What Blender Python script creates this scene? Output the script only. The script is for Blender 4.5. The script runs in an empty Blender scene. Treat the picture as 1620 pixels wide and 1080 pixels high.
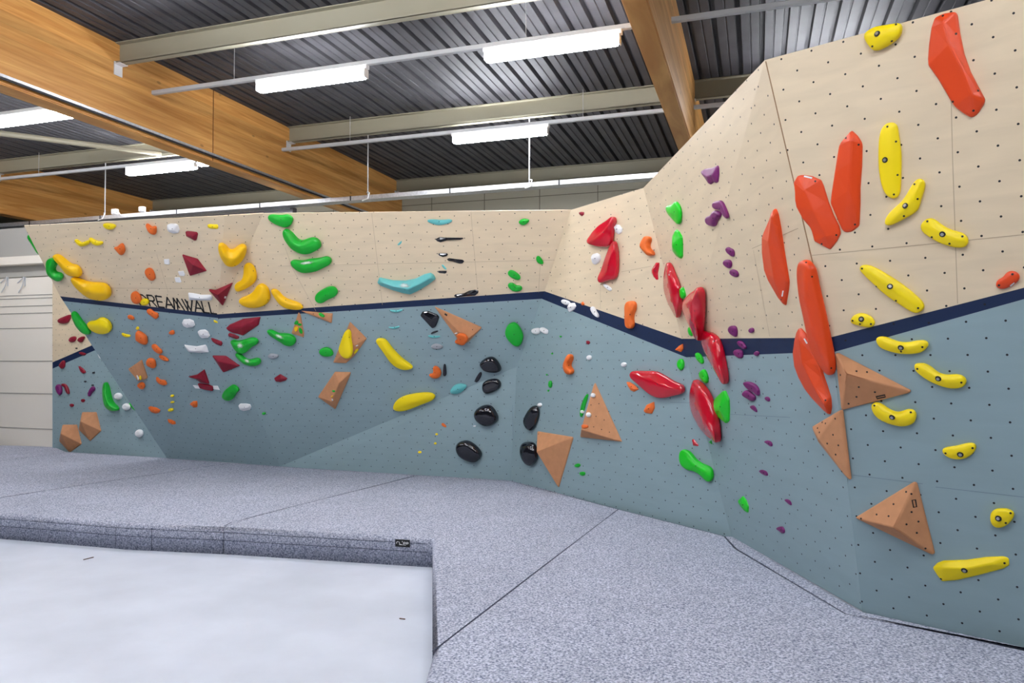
import bpy, bmesh, math, random
from mathutils import Vector, Matrix
from mathutils.bvhtree import BVHTree
from mathutils.geometry import tessellate_polygon
random.seed(7)
S = bpy.context.scene
COL = S.collection
# ------------------------------------------------------------------ camera
FP = 1178.0
CX, CY = 810.0, 540.0
YAW = math.radians(18.3)
PITCH = math.atan(27 / FP)
EYE = Vector((0, 0, 1.75))
MAT_Z = 0.24
fwd_h = Vector((-math.sin(YAW), math.cos(YAW), 0))
RIGHT = Vector((math.cos(YAW), math.sin(YAW), 0))
FWD = (fwd_h * math.cos(PITCH) + Vector((0, 0, 1)) * math.sin(PITCH)).normalized()
UP = RIGHT.cross(FWD).normalized()
cam_d = bpy.data.cameras.new('camera'); cam = bpy.data.objects.new('camera', cam_d); COL.objects.link(cam)
cam.matrix_world = Matrix(((RIGHT.x, UP.x, -FWD.x, EYE.x), (RIGHT.y, UP.y, -FWD.y, EYE.y), (RIGHT.z, UP.z, -FWD.z, EYE.z), (0, 0, 0, 1)))
cam_d.sensor_width = 36; cam_d.lens = FP / 1620 * 36; cam_d.clip_end = 200; cam_d.clip_start = .02
S.camera = cam

def ray(p):
    return FWD + RIGHT * ((p[0] - CX) / FP) + UP * ((CY - p[1]) / FP)
def at_depth(p, d):
    return EYE + ray(p) * d
def on_plane(p, pl):
    n, q = pl
    r = ray(p)
    return EYE + r * ((q - EYE).dot(n) / r.dot(n))
def on_z(p, z):
    return on_plane(p, (Vector((0, 0, 1)), Vector((0, 0, z))))
def plane3(a, b, c):
    n = (b - a).cross(c - a).normalized()
    if n.dot(EYE - a) < 0: n = -n
    return (n, a.copy())

# ------------------------------------------------------------------ helpers
def link(o, parent=None):
    COL.objects.link(o)
    if parent: o.parent = parent
    return o
def tag(o, label=None, cat=None, group=None, kind=None):
    if label: o['label'] = label
    if cat: o['category'] = cat
    if group: o['group'] = group
    if kind: o['kind'] = kind
    return o
def empty(name, loc=(0, 0, 0)):
    e = bpy.data.objects.new(name, None); e.empty_display_size = .1; e.location = loc
    return link(e)
def mesh_obj(name, verts, faces, mats, parent=None, smooth=False, mi=None):
    me = bpy.data.meshes.new(name)
    me.from_pydata([tuple(v) for v in verts], [], faces)
    for m in (mats if isinstance(mats, (list, tuple)) else [mats]): me.materials.append(m)
    if mi: me.polygons.foreach_set('material_index', mi)
    if smooth: me.polygons.foreach_set('use_smooth', [True] * len(me.polygons))
    me.update()
    return link(bpy.data.objects.new(name, me), parent)
def bm_obj(name, bm, mats, parent=None, smooth=False):
    bmesh.ops.recalc_face_normals(bm, faces=bm.faces)
    me = bpy.data.meshes.new(name); bm.to_mesh(me); bm.free()
    for m in (mats if isinstance(mats, (list, tuple)) else [mats]): me.materials.append(m)
    if smooth: me.polygons.foreach_set('use_smooth', [True] * len(me.polygons))
    return link(bpy.data.objects.new(name, me), parent)
def box_into(bm, c, s, M=None):
    r = bmesh.ops.create_cube(bm, size=1)
    T = Matrix.Translation(Vector(c)) @ (M or Matrix()) @ Matrix.Diagonal((s[0], s[1], s[2], 1))
    bmesh.ops.transform(bm, matrix=T, verts=r['verts'])
    return r['verts']
def box(name, c, s, mat, parent=None, bev=0, M=None):
    bm = bmesh.new(); box_into(bm, c, s, M)
    if bev: bmesh.ops.bevel(bm, geom=bm.edges[:], offset=bev, segments=2, affect='EDGES')
    return bm_obj(name, bm, mat, parent)
def tube_into(bm, a, b, r, n=10):
    a, b = Vector(a), Vector(b); d = b - a
    q = Vector((0, 0, 1)).rotation_difference(d.normalized()).to_matrix().to_4x4()
    g = bmesh.ops.create_cone(bm, cap_ends=True, segments=n, radius1=r, radius2=r, depth=d.length)
    bmesh.ops.transform(bm, matrix=Matrix.Translation((a + b) / 2) @ q, verts=g['verts'])
def tube(name, pts, r, mat, parent=None, n=10):
    bm = bmesh.new()
    for a, b in zip(pts, pts[1:]): tube_into(bm, a, b, r, n)
    return bm_obj(name, bm, mat, parent, smooth=False)

# ------------------------------------------------------------------ materials
def lin(c):
    return tuple(((x / 255) / 12.92 if x / 255 <= .04045 else ((x / 255 + .055) / 1.055) ** 2.4) for x in c) + (1,)
MATS = {}
def mat(name, rgb, rough=.5, metal=0, noise=None, bump=None, spec=.5, coat=0, coords='Object'):
    """noise = (scale, amount, detail) colour mottling; bump = (scale, strength)"""
    if name in MATS: return MATS[name]
    m = bpy.data.materials.new(name); m.use_nodes = True; nt = m.node_tree; N = nt.nodes; L = nt.links
    b = N['Principled BSDF']; b.inputs['Roughness'].default_value = rough; b.inputs['Metallic'].default_value = metal
    b.inputs['Specular IOR Level'].default_value = spec; b.inputs['Coat Weight'].default_value = coat; b.inputs['Coat Roughness'].default_value = .08
    c = lin(rgb); b.inputs['Base Color'].default_value = c
    tc = N.new('ShaderNodeTexCoord')
    if noise:
        n = N.new('ShaderNodeTexNoise'); n.inputs['Scale'].default_value = noise[0]; n.inputs['Detail'].default_value = noise[2]
        L.new(tc.outputs[coords], n.inputs['Vector'])
        r = N.new('ShaderNodeValToRGB'); k = noise[1]
        r.color_ramp.elements[0].position = .3; r.color_ramp.elements[1].position = .7
        r.color_ramp.elements[0].color = tuple(x * (1 - k) for x in c[:3]) + (1,)
        r.color_ramp.elements[1].color = tuple(min(1, x * (1 + k)) for x in c[:3]) + (1,)
        L.new(n.outputs['Fac'], r.inputs['Fac']); L.new(r.outputs['Color'], b.inputs['Base Color'])
    if bump:
        n2 = N.new('ShaderNodeTexNoise'); n2.inputs['Scale'].default_value = bump[0]; n2.inputs['Detail'].default_value = 3
        L.new(tc.outputs[coords], n2.inputs['Vector'])
        bp = N.new('ShaderNodeBump'); bp.inputs['Strength'].default_value = bump[1]; bp.inputs['Distance'].default_value = .01
        L.new(n2.outputs['Fac'], bp.inputs['Height']); L.new(bp.outputs['Normal'], b.inputs['Normal'])
    MATS[name] = m
    return m
def panel_mat(name, rgb, rough, grain, grid=.175, rad=.0058, spec=.4):
    """painted or bare plywood with a staggered grid of bolt holes, laid out in UV metres"""
    m = mat(name, rgb, rough, spec=spec); nt = m.node_tree; N = nt.nodes; L = nt.links; b = N['Principled BSDF']
    uv = N.new('ShaderNodeUVMap')
    c = lin(rgb)
    mp = N.new('ShaderNodeMapping'); mp.inputs['Scale'].default_value = (1.0, 5, 1); L.new(uv.outputs['UV'], mp.inputs['Vector'])
    n = N.new('ShaderNodeTexNoise'); n.inputs['Scale'].default_value = 2.2; n.inputs['Detail'].default_value = 6; n.inputs['Distortion'].default_value = .5
    L.new(mp.outputs[0], n.inputs['Vector'])
    r = N.new('ShaderNodeValToRGB'); r.color_ramp.elements[0].position = .3; r.color_ramp.elements[1].position = .72
    r.color_ramp.elements[0].color = tuple(x * (1 - grain) for x in c[:3]) + (1,)
    r.color_ramp.elements[1].color = tuple(min(1, x * (1 + grain * .5)) for x in c[:3]) + (1,)
    L.new(n.outputs['Fac'], r.inputs['Fac'])
    ds = []
    for sh in (0.0, 0.5):
        v = N.new('ShaderNodeVectorMath'); v.operation = 'MULTIPLY_ADD'; v.inputs[1].default_value = (1 / grid, 1 / grid, 0); v.inputs[2].default_value = (sh, sh, 0)
        L.new(uv.outputs['UV'], v.inputs[0])
        f = N.new('ShaderNodeVectorMath'); f.operation = 'FRACTION'; L.new(v.outputs[0], f.inputs[0])
        s = N.new('ShaderNodeVectorMath'); s.operation = 'SUBTRACT'; s.inputs[1].default_value = (.5, .5, 0); L.new(f.outputs[0], s.inputs[0])
        l = N.new('ShaderNodeVectorMath'); l.operation = 'LENGTH'; L.new(s.outputs[0], l.inputs[0]); ds.append(l)
    mn = N.new('ShaderNodeMath'); mn.operation = 'MINIMUM'; L.new(ds[0].outputs['Value'], mn.inputs[0]); L.new(ds[1].outputs['Value'], mn.inputs[1])
    lt = N.new('ShaderNodeMath'); lt.operation = 'LESS_THAN'; lt.inputs[1].default_value = rad / grid; L.new(mn.outputs[0], lt.inputs[0])
    mx = N.new('ShaderNodeMix'); mx.data_type = 'RGBA'; L.new(lt.outputs[0], mx.inputs['Factor']); L.new(r.outputs['Color'], mx.inputs[6]); mx.inputs[7].default_value = (.008, .008, .01, 1)
    L.new(mx.outputs[2], b.inputs['Base Color'])
    return m
WOOD = panel_mat('birch_plywood', (224, 205, 174), .42, .075)
PAINT = panel_mat('grey_blue_paint', (143, 166, 171), .5, .05)
NAVY = panel_mat('navy_paint', (15, 36, 72), .5, .04)
EDGE = mat('plywood_edge', (240, 232, 214), .6)
SEAM = mat('panel_seam', (182, 162, 134), .7)
SEAM_P = mat('painted_panel_seam', (112, 132, 142), .7)
SCREW = mat('dark_screw', (18, 16, 16), .5)
STEEL = mat('bright_steel', (190, 190, 188), .3, .9)
HOLD = {
 'yellow': mat('yellow_resin', (248, 220, 8), .42, bump=(60, .08), spec=.4),
 'amber': mat('amber_resin', (250, 196, 6), .4, bump=(60, .08), spec=.4),
 'orange': mat('orange_resin', (232, 110, 40), .5, bump=(60, .1), spec=.4),
 'vermilion': mat('vermilion_fibreglass', (220, 70, 20), .38, spec=.45),
 'red': mat('glossy_red_fibreglass', (196, 8, 38), .16, spec=.5, coat=.5),
 'maroon': mat('maroon_resin', (134, 16, 40), .42, spec=.4),
 'green': mat('green_resin', (14, 172, 44), .3, spec=.45),
 'lime': mat('bright_green_resin', (20, 200, 30), .32, spec=.45),
 'teal': mat('teal_resin', (104, 190, 190), .35, spec=.45),
 'black': mat('black_gloss_resin', (13, 14, 24), .12, spec=.6, coat=.4),
 'white': mat('white_resin', (236, 236, 236), .5, spec=.3),
 'purple': mat('purple_resin', (116, 28, 100), .42, spec=.4),
 'grey': mat('grey_resin', (160, 164, 170), .45),
 'brown': mat('plywood_volume', (196, 140, 100), .62, noise=(14, .07, 4), spec=.25),
 'maroonv': mat('maroon_volume_paint', (136, 18, 42), .5, spec=.35),
}
CONCRETE = mat('concrete', (206, 211, 222), .42, noise=(1.6, .09, 8), spec=.4)
def carpet():
    m = mat('mat_carpet', (150, 158, 182), .95, spec=.1); nt = m.node_tree; N = nt.nodes; L = nt.links; b = N['Principled BSDF']
    tc = N.new('ShaderNodeTexCoord')
    n = N.new('ShaderNodeTexNoise'); n.inputs['Scale'].default_value = 78; n.inputs['Detail'].default_value = 4; n.inputs['Roughness'].default_value = .7
    L.new(tc.outputs['Object'], n.inputs['Vector'])
    r = N.new('ShaderNodeValToRGB'); r.color_ramp.elements[0].position = .36; r.color_ramp.elements[1].position = .64
    r.color_ramp.elements[0].color = lin((98, 105, 128)); r.color_ramp.elements[1].color = lin((216, 219, 232))
    L.new(n.outputs['Fac'], r.inputs['Fac'])
    n2 = N.new('ShaderNodeTexNoise'); n2.inputs['Scale'].default_value = 2.5; n2.inputs['Detail'].default_value = 3; L.new(tc.outputs['Object'], n2.inputs['Vector'])
    mr = N.new('ShaderNodeMapRange'); mr.inputs['To Min'].default_value = .86; mr.inputs['To Max'].default_value = 1.08; L.new(n2.outputs['Fac'], mr.inputs['Value'])
    mx = N.new('ShaderNodeVectorMath'); mx.operation = 'SCALE'; L.new(r.outputs['Color'], mx.inputs[0]); L.new(mr.outputs[0], mx.inputs['Scale'])
    L.new(mx.outputs[0], b.inputs['Base Color'])
    bp = N.new('ShaderNodeBump'); bp.inputs['Strength'].default_value = .5; bp.inputs['Distance'].default_value = .006
    L.new(n.outputs['Fac'], bp.inputs['Height']); L.new(bp.outputs['Normal'], b.inputs['Normal'])
    return m
CARPET = carpet()
STITCH_SHADE = mat('stitching_and_seam_shade', (48, 52, 72), .9)  # also colours the strips that paint in shade between the mats
def beam_mat():
    m = mat('glulam_spruce', (206, 146, 78), .5, spec=.35); nt = m.node_tree; N = nt.nodes; L = nt.links; b = N['Principled BSDF']
    tc = N.new('ShaderNodeTexCoord'); sp = N.new('ShaderNodeSeparateXYZ'); L.new(tc.outputs['Object'], sp.inputs[0])
    # lamella index from height
    ml = N.new('ShaderNodeMath'); ml.operation = 'MULTIPLY'; ml.inputs[1].default_value = 1 / .13; L.new(sp.outputs['Z'], ml.inputs[0])
    fl = N.new('ShaderNodeMath'); fl.operation = 'FLOOR'; L.new(ml.outputs[0], fl.inputs[0])
    wn = N.new('ShaderNodeTexWhiteNoise'); wn.noise_dimensions = '1D'; L.new(fl.outputs[0], wn.inputs['W'])
    mp = N.new('ShaderNodeMapping'); mp.inputs['Scale'].default_value = (3, .55, 11); L.new(tc.outputs['Object'], mp.inputs['Vector'])
    n = N.new('ShaderNodeTexNoise'); n.inputs['Scale'].default_value = 1.6; n.inputs['Detail'].default_value = 7; n.inputs['Distortion'].default_value = .8; L.new(mp.outputs[0], n.inputs['Vector'])
    r = N.new('ShaderNodeValToRGB'); r.color_ramp.elements[0].position = .3; r.color_ramp.elements[1].position = .7
    r.color_ramp.elements[0].color = lin((200, 136, 66)); r.color_ramp.elements[1].color = lin((236, 180, 106)); L.new(n.outputs['Fac'], r.inputs['Fac'])
    mr = N.new('ShaderNodeMapRange'); mr.inputs['To Min'].default_value = .86; mr.inputs['To Max'].default_value = 1.1; L.new(wn.outputs['Value'], mr.inputs['Value'])
    mx = N.new('ShaderNodeVectorMath'); mx.operation = 'SCALE'; L.new(r.outputs['Color'], mx.inputs[0]); L.new(mr.outputs[0], mx.inputs['Scale'])
    # knots
    vo = N.new('ShaderNodeTexVoronoi'); vo.inputs['Scale'].default_value = 1.0
    mp2 = N.new('ShaderNodeMapping'); mp2.inputs['Scale'].default_value = (.01, 2.2, 4.5); L.new(tc.outputs['Object'], mp2.inputs['Vector']); L.new(mp2.outputs[0], vo.inputs['Vector'])
    lt = N.new('ShaderNodeMapRange'); lt.inputs['From Min'].default_value = .06; lt.inputs['From Max'].default_value = .1; lt.inputs['To Min'].default_value = .62; lt.inputs['To Max'].default_value = 1.0; L.new(vo.outputs['Distance'], lt.inputs['Value'])
    mx2 = N.new('ShaderNodeVectorMath'); mx2.operation = 'SCALE'; L.new(mx.outputs[0], mx2.inputs[0]); L.new(lt.outputs[0], mx2.inputs['Scale'])
    # glue lines
    fr = N.new('ShaderNodeMath'); fr.operation = 'FRACT'; L.new(ml.outputs[0], fr.inputs[0])
    gl = N.new('ShaderNodeMapRange'); gl.inputs['From Min'].default_value = .0; gl.inputs['From Max'].default_value = .04; gl.inputs['To Min'].default_value = .78; gl.inputs['To Max'].default_value = 1.0; L.new(fr.outputs[0], gl.inputs['Value'])
    mx3 = N.new('ShaderNodeVectorMath'); mx3.operation = 'SCALE'; L.new(mx2.outputs[0], mx3.inputs[0]); L.new(gl.outputs[0], mx3.inputs['Scale'])
    L.new(mx3.outputs[0], b.inputs['Base Color'])
    return m
BEAM = beam_mat()
DECK = mat('galvanised_roof_deck', (76, 75, 79), .6, .1, noise=(3, .18, 5))
PURLIN = mat('cream_painted_steel', (156, 151, 131), .5)
RAIL = mat('grey_trunking', (200, 202, 204), .45)
WHITEM = mat('white_enamel', (232, 232, 232), .4)
GALV = mat('galvanised_steel', (196, 198, 202), .35, .75, noise=(30, .15, 3))
BEIGE = mat('beige_sandwich_panel', (176, 172, 154), .55)
BEIGE_D = mat('sandwich_panel_joint', (110, 106, 92), .7)
PANELW = mat('white_cladding', (234, 227, 214), .5)
PANELJ = mat('cladding_joint', (158, 154, 146), .7)
GREYW = mat('grey_fascia', (168, 166, 160), .55)
BLACKM = mat('black_print', (12, 12, 14), .6)
DARKM = mat('dark_rubber', (34, 34, 40), .6)
def glow(name, rgb, s):
    m = bpy.data.materials.new(name); m.use_nodes = True; b = m.node_tree.nodes['Principled BSDF']
    b.inputs['Base Color'].default_value = (.9, .9, .9, 1); b.inputs['Emission Color'].default_value = lin(rgb); b.inputs['Emission Strength'].default_value = s
    return m
TUBE = glow('lit_diffuser', (245, 248, 255), 60.0)

# ------------------------------------------------------------------ climbing wall
Bp = lambda x, y: on_z((x, y), MAT_Z)
b83, b265, b443, b808, b1160, b1363, b1620 = Bp(83, 708), Bp(264, 724.5), Bp(443, 737.5), Bp(808, 760), Bp(1157, 848), Bp(1364, 966), Bp(1620, 1022)
P3 = plane3(b808, b1160, at_depth((1018, 297), 7.2))
Fp = on_plane((903, 332), P3); Cp = on_plane((818, 580), P3)
P2 = plane3(b443, b808, Cp)
P1b = plane3(b443, Cp, Fp)
Kp = on_plane((345, 499), P1b)
P1a = plane3(b265, Kp, at_depth((38, 357), 9.75))
P1m = plane3(b265, b443, Kp)
Tb = on_plane((417, 337.5), P1b); Ta = on_plane((355, 341), P1a)
P1t = plane3(Kp, Ta, Tb)
v0 = (b265 - b83); P0 = (Vector((v0.y, -v0.x, 0)).normalized(), b83.copy())
if P0[0].dot(EYE - b83) < 0: P0 = (-P0[0], P0[1])
T1210 = at_depth((1210, 95), 4.42)
P5 = plane3(b1363, b1620, T1210)
T1018 = on_plane((1018, 297), P3)
Qp = on_plane((1084.1, 559), P3)
Rp = on_plane((1315, 545), P5)
P4u1 = plane3(Qp, T1018, T1210); P4u2 = plane3(Qp, T1210, Rp)
P4l1 = plane3(Qp, Rp, b1363); P4l2 = plane3(Qp, b1363, b1160)

wall = empty('climbing_wall', (b808.x, b808.y, 0))
tag(wall, 'plywood climbing wall, bare birch above a navy stripe and grey-blue paint below', 'climbing wall')
W_INV = Matrix.Translation(-wall.location)
FACETS = []   # (name, plane, polygons for raycast)
def facet(name, pl, polys, label=None, thick=.018):
    """polys = [(material index, [pixels])]; each is laid on the facet's plane, UVs in metres along and up it"""
    n, q = pl
    ex = Vector((0, 0, 1)).cross(n).normalized(); ey = n.cross(ex).normalized()
    bm = bmesh.new(); uvl = bm.loops.layers.uv.new('UVMap'); cache = {}
    off = Vector((random.random(), random.random(), 0)) * .1
    for mi, px in polys:
        vs = []
        for p in px:
            w = p if isinstance(p, Vector) else on_plane(p, pl)
            k = (round(w.x, 4), round(w.y, 4), round(w.z, 4))
            if k not in cache: cache[k] = bm.verts.new(w - wall.location)
            vs.append(cache[k])
        f = bm.faces.new(vs); f.material_index = mi
        f.normal_update()
        if f.normal.dot(n) < 0: f.normal_flip()
        for lp in f.loops:
            w = lp.vert.co + wall.location - q
            lp[uvl].uv = (w.dot(ex) + off.x, w.dot(ey) + off.y)
        FACETS.append((name, pl, [v.co + wall.location for v in vs]))
    me = bpy.data.meshes.new('wall_panel'); bm.to_mesh(me); bm.free()
    for m in (WOOD, NAVY, PAINT, EDGE): me.materials.append(m)
    o = bpy.data.objects.new('wall_panel', me); link(o, wall)
    md = o.modifiers.new('thickness', 'SOLIDIFY'); md.thickness = thick; md.offset = -1
    if label: o['label'] = label
    return o
W_, N_, G_ = 0, 1, 2
below = lambda v, dz=.25: Vector((v.x, v.y, -0.0))
# band lines (upper and lower edge) in pixels
facet('side', P0, [(W_, [(83, 372), (240, 368), (240, 505), (83, 573)]), (N_, [(83, 573), (240, 505), (240, 515), (83, 583)]), (G_, [(83, 583), (240, 515), (264, 724.5), below(b265), below(b83), (83, 708)])], 'small upright end panel beyond the overhang')
facet('over', P1a, [(W_, [(38, 357), (355, 341), (345, 497), (95, 468.5)]), (N_, [(95, 468.5), (345, 497), (345, 503), (100, 476)]), (G_, [(100, 476), (345, 503), (264, 724.5), (148, 550)])], 'overhanging panel with the black lettering')
facet('overtri', P1t, [(W_, [(355, 341), (417, 337.5), (345, 497)])])
facet('overlow', P1m, [(G_, [(345, 503), (443, 737.5), (264, 724.5)])])
facet('back', P1b, [(W_, [(345, 497), (417, 337.5), (903, 332), (861.5, 460.5)]), (N_, [(345, 497), (861.5, 460.5), (857, 472.5), (345, 504)]), (G_, [(345, 504), (857, 472.5), (818, 580), (443, 737.5)])], 'wide leaning back panel')
facet('foot', P2, [(G_, [(443, 737.5), (818, 580), (808, 760), below(b808), below(b443)])], 'upright grey-blue triangle below the leaning back panel')
facet('corner', P3, [(W_, [(903, 332), (1018, 297), (1078.2, 535.5), (861.5, 460.5)]), (N_, [(861.5, 460.5), (1078.2, 535.5), (1085.6, 565), (857, 472.5)]), (G_, [(857, 472.5), (1085.6, 565), b1160, below(b1160), below(b808), (808, 760), (818, 580)])], 'upright panel to the right of the inner corner')
facet('tallu1', P4u1, [(W_, [(1018, 297), T1210, (1090.4, 535.7), (1078.2, 535.5)]), (N_, [(1078.2, 535.5), (1090.4, 535.7), Qp])])
facet('tallu2', P4u2, [(W_, [T1210, (1312, 534), (1090.4, 535.7)]), (N_, [(1090.4, 535.7), (1312, 534), Rp, Qp])], 'tall turned panel behind the purple holds')
facet('talll1', P4l1, [(N_, [Qp, Rp, (1317, 556), (1088.1, 564.9)]), (G_, [(1088.1, 564.9), (1317, 556), b1363])])
facet('talll2', P4l2, [(N_, [Qp, (1088.1, 564.9), (1085.6, 565)]), (G_, [(1085.6, 565), (1088.1, 564.9), b1363, b1160])])
R = lambda p, t: p + (b1620 - b1363).normalized() * t
T1560 = on_plane((1560, 0), P5); Tx = T1210 + (T1560 - T1210).normalized() * 3.4; Bx = b1363 + (b1620 - b1363).normalized() * 3.0
def beyond(y):   # pixel row at the right frame edge, carried on past it
    a = on_plane((1313, 537), P5); b = on_plane((1620, y), P5); return a + (b - a) * 2.6
BT = on_plane((1620, 455), P5); BT0 = on_plane((1312, 534), P5); BL = on_plane((1620, 473), P5); BL0 = on_plane((1318, 557), P5)
BTx = BT0 + (BT - BT0) * 2.4; BLx = BL0 + (BL - BL0) * 2.4
facet('right', P5, [(W_, [T1210, Tx, BTx, (1312, 534)]), (N_, [(1312, 534), BTx, BLx, (1318, 557), Rp]), (G_, [(1318, 557), BLx, Bx, below(Bx), below(b1363), b1363])], 'tall panel nearest the viewer with yellow holds')
# top capping strips of pale ply edge
for pa, pb, pl in (((38, 357), (355, 341), P1a), ((417, 337.5), (903, 332), P1b)):
    pass
FB = []
for name, pl, poly in FACETS:
    FB.append((name, pl, BVHTree.FromPolygons([tuple(v) for v in poly], [tuple(range(len(poly)))], epsilon=1e-6)))
def hit_wall(p, want=None):
    best = None
    for name, pl, bv in FB:
        if want and not name.startswith(want): continue
        h = bv.ray_cast(EYE, ray(p).normalized())
        if h[0] is not None and (best is None or h[3] < best[0]): best = (h[3], name, pl)
    if best: return best[1], best[2]
    return None
PL = {'side': P0, 'over': P1a, 'back': P1b, 'foot': P2, 'corner': P3, 'right': P5, 'tall': P4u2, 'talll': P4l1}

def strip(name, pts, w, mat_, want=None, parent=wall, lift=.0012):
    """thin line laid on the wall through pixel points"""
    nm, pl = hit_wall(((pts[0][0] + pts[1][0]) / 2, (pts[0][1] + pts[1][1]) / 2), want) or ('', PL[want])
    vs, fs = [], []
    P = [on_plane(p, pl) + pl[0] * lift for p in pts]
    for i, p in enumerate(P):
        d = (P[min(i + 1, len(P) - 1)] - P[max(i - 1, 0)]).normalized(); s = d.cross(pl[0]).normalized() * w / 2
        vs += [p - s, p + s]
        if i: fs.append((2 * i - 2, 2 * i - 1, 2 * i + 1, 2 * i))
    return mesh_obj(name, [v - (parent.location if parent else Vector()) for v in vs], fs, mat_, parent)
for pts, want in [(((588, 337), (605, 482)), 'back'), (((745, 335), (756, 466)), 'back'), (((440, 421), (884, 411)), 'back'), (((451, 391), (463, 425), (500, 492)), 'back'), (((855, 412), (852, 462)), 'back'),
                  (((248, 402), (266, 462)), 'over'), (((120, 455), (350, 457)), 'over'), (((983, 430), (1030, 421)), 'corner'), (((950, 430), (950, 488)), 'corner'),
                  (((1192, 395), (1218, 532)), 'tallu2'), (((1190, 393), (1263, 361)), 'tallu2'), (((1502, 30), (1507, 250), (1515, 480)), 'right'), (((1282, 404), (1450, 388), (1620, 371)), 'right')]:
    strip('panel_seam', pts, .004, SEAM, want)
strip('corner_edge', ((1211.5, 97), (1313, 532)), .007, mat('plywood_edge_line', (150, 118, 84), .7), 'right')
for pts, want in [(((1349, 751), (1460, 765)), 'right'), (((1480, 770), (1620, 786)), 'right'), (((811, 640), (812, 756)), 'foot'), (((640, 640), (663, 740)), 'foot'), (((1060, 636), (1092, 637)), 'corner'), (((1155, 655), (1250, 660)), 'tall')]:
    strip('painted_seam', pts, .003, SEAM_P, want)
# lettering: strokes laid on the overhanging panel, drawn in a baseline frame
def lettering():
    o = on_plane((222, 481.5), P1a); e = on_plane((344, 496.5), P1a)
    X = (e - o); Wd = X.length; X.normalize(); Y = P1a[0].cross(X).normalized()
    if Y.z < 0: Y = -Y
    Hh = (on_plane((222, 466), P1a) - o).length * 1.0
    w = .022
    G = {'D': [((0, 0), (0, 1), (.5, .95), (.78, .7), (.78, .3), (.5, .05), (0, 0))], 'R': [((0, 0), (0, 1), (.45, 1), (.6, .85), (.6, .62), (.45, .48), (0, .48)), ((.3, .48), (.65, 0))],
         'E': [((.55, 0), (0, 0), (0, 1), (.55, 1)), ((0, .5), (.48, .5))], 'A': [((0, 0), (.38, 1), (.76, 0)), ((.14, .33), (.62, .33))],
         'M': [((0, 0), (.16, 1), (.5, .15)), ((.3, 0), (.5, 1), (.9, 0))], 'W': [((0, 1), (.3, 0), (.48, .85)), ((.3, 1), (.6, 0), (.95, 1))], 'L': [((0, 1), (0, 0), (.5, 0))]}
    adv = {'D': .95, 'R': .82, 'E': .72, 'A': .8, 'M': .95, 'W': 1.0, 'L': .66}
    tot = sum(adv[c] for c in 'DREAMWALL') - .1
    vs, fs = [], []
    x = 0
    sx = Wd / tot
    for ch in 'DREAMWALL':
        for st in G[ch]:
            for (x0, y0), (x1, y1) in zip(st, st[1:]):
                a = o + X * ((x + x0) * sx) + Y * (y0 * Hh) + P1a[0] * .002; b = o + X * ((x + x1) * sx) + Y * (y1 * Hh) + P1a[0] * .002
                d = (b - a).normalized(); s = d.cross(P1a[0]).normalized() * w / 2; a = a - d * w / 3; b = b + d * w / 3
                k = len(vs); vs += [a - s, a + s, b + s, b - s]; fs.append((k, k + 1, k + 2, k + 3))
        x += adv[ch]
    t = mesh_obj('lettering', [v - wall.location for v in vs], fs, BLACKM, wall); t['label'] = 'thin black lettering above the navy stripe'
lettering()
# ------------------------------------------------------------------ holds
CROP = dict(a=(60, 320, 6), b=(60, 480, 6), c=(60, 580, 6), d=(300, 320, 6), e=(300, 480, 6), f=(540, 320, 6), g=(560, 460, 6), h=(560, 600, 6),
            i=(780, 300, 6), j=(780, 460, 6), k=(780, 600, 6), l=(980, 240, 6), m=(980, 400, 6), n=(980, 560, 6), o=(1040, 680, 6), p=(1180, 180, 6),
            q=(1180, 340, 6), r=(1180, 480, 6), s=(1220, 600, 6), t=(1350, 0, 6), u=(1350, 180, 6), v=(1350, 340, 6), w=(1350, 500, 6), x=(1300, 680, 1234 / 320), z=(0, 0, 1))
def parse(cr, txt):
    x0, y0, s = CROP[cr]
    return [(x0 + float(a.split(',')[0]) / s, y0 + float(a.split(',')[1]) / s) for a in txt.split()]
def minor_major(P):
    n = len(P); cx = sum(p[0] for p in P) / n; cy = sum(p[1] for p in P) / n
    sxx = sum((p[0] - cx) ** 2 for p in P); syy = sum((p[1] - cy) ** 2 for p in P); sxy = sum((p[0] - cx) * (p[1] - cy) for p in P)
    th = .5 * math.atan2(2 * sxy, sxx - syy); c, s = math.cos(th), math.sin(th)
    A = [((p[0]) * c + (p[1]) * s) for p in P]; B = [(-(p[0]) * s + (p[1]) * c) for p in P]
    return min(A), max(A), min(B), max(B), th
def resample(P, n):
    """evenly spaced points on the closed outline, keeping its corners roughly"""
    L = [0]
    for i in range(len(P)): L.append(L[-1] + math.dist(P[i], P[(i + 1) % len(P)]))
    out = []; T = L[-1]
    for k in range(n):
        t = T * k / n; i = max(j for j in range(len(P)) if L[j] <= t + 1e-9); a, b = P[i], P[(i + 1) % len(P)]; u = (t - L[i]) / max(1e-9, L[i + 1] - L[i])
        out.append((a[0] + (b[0] - a[0]) * u, a[1] + (b[1] - a[1]) * u))
    return out
def chaikin(P):
    o = []
    for i in range(len(P)):
        a, b = P[i], P[(i + 1) % len(P)]
        o += [(a[0] * .75 + b[0] * .25, a[1] * .75 + b[1] * .25), (a[0] * .25 + b[0] * .75, a[1] * .25 + b[1] * .75)]
    return o
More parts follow.
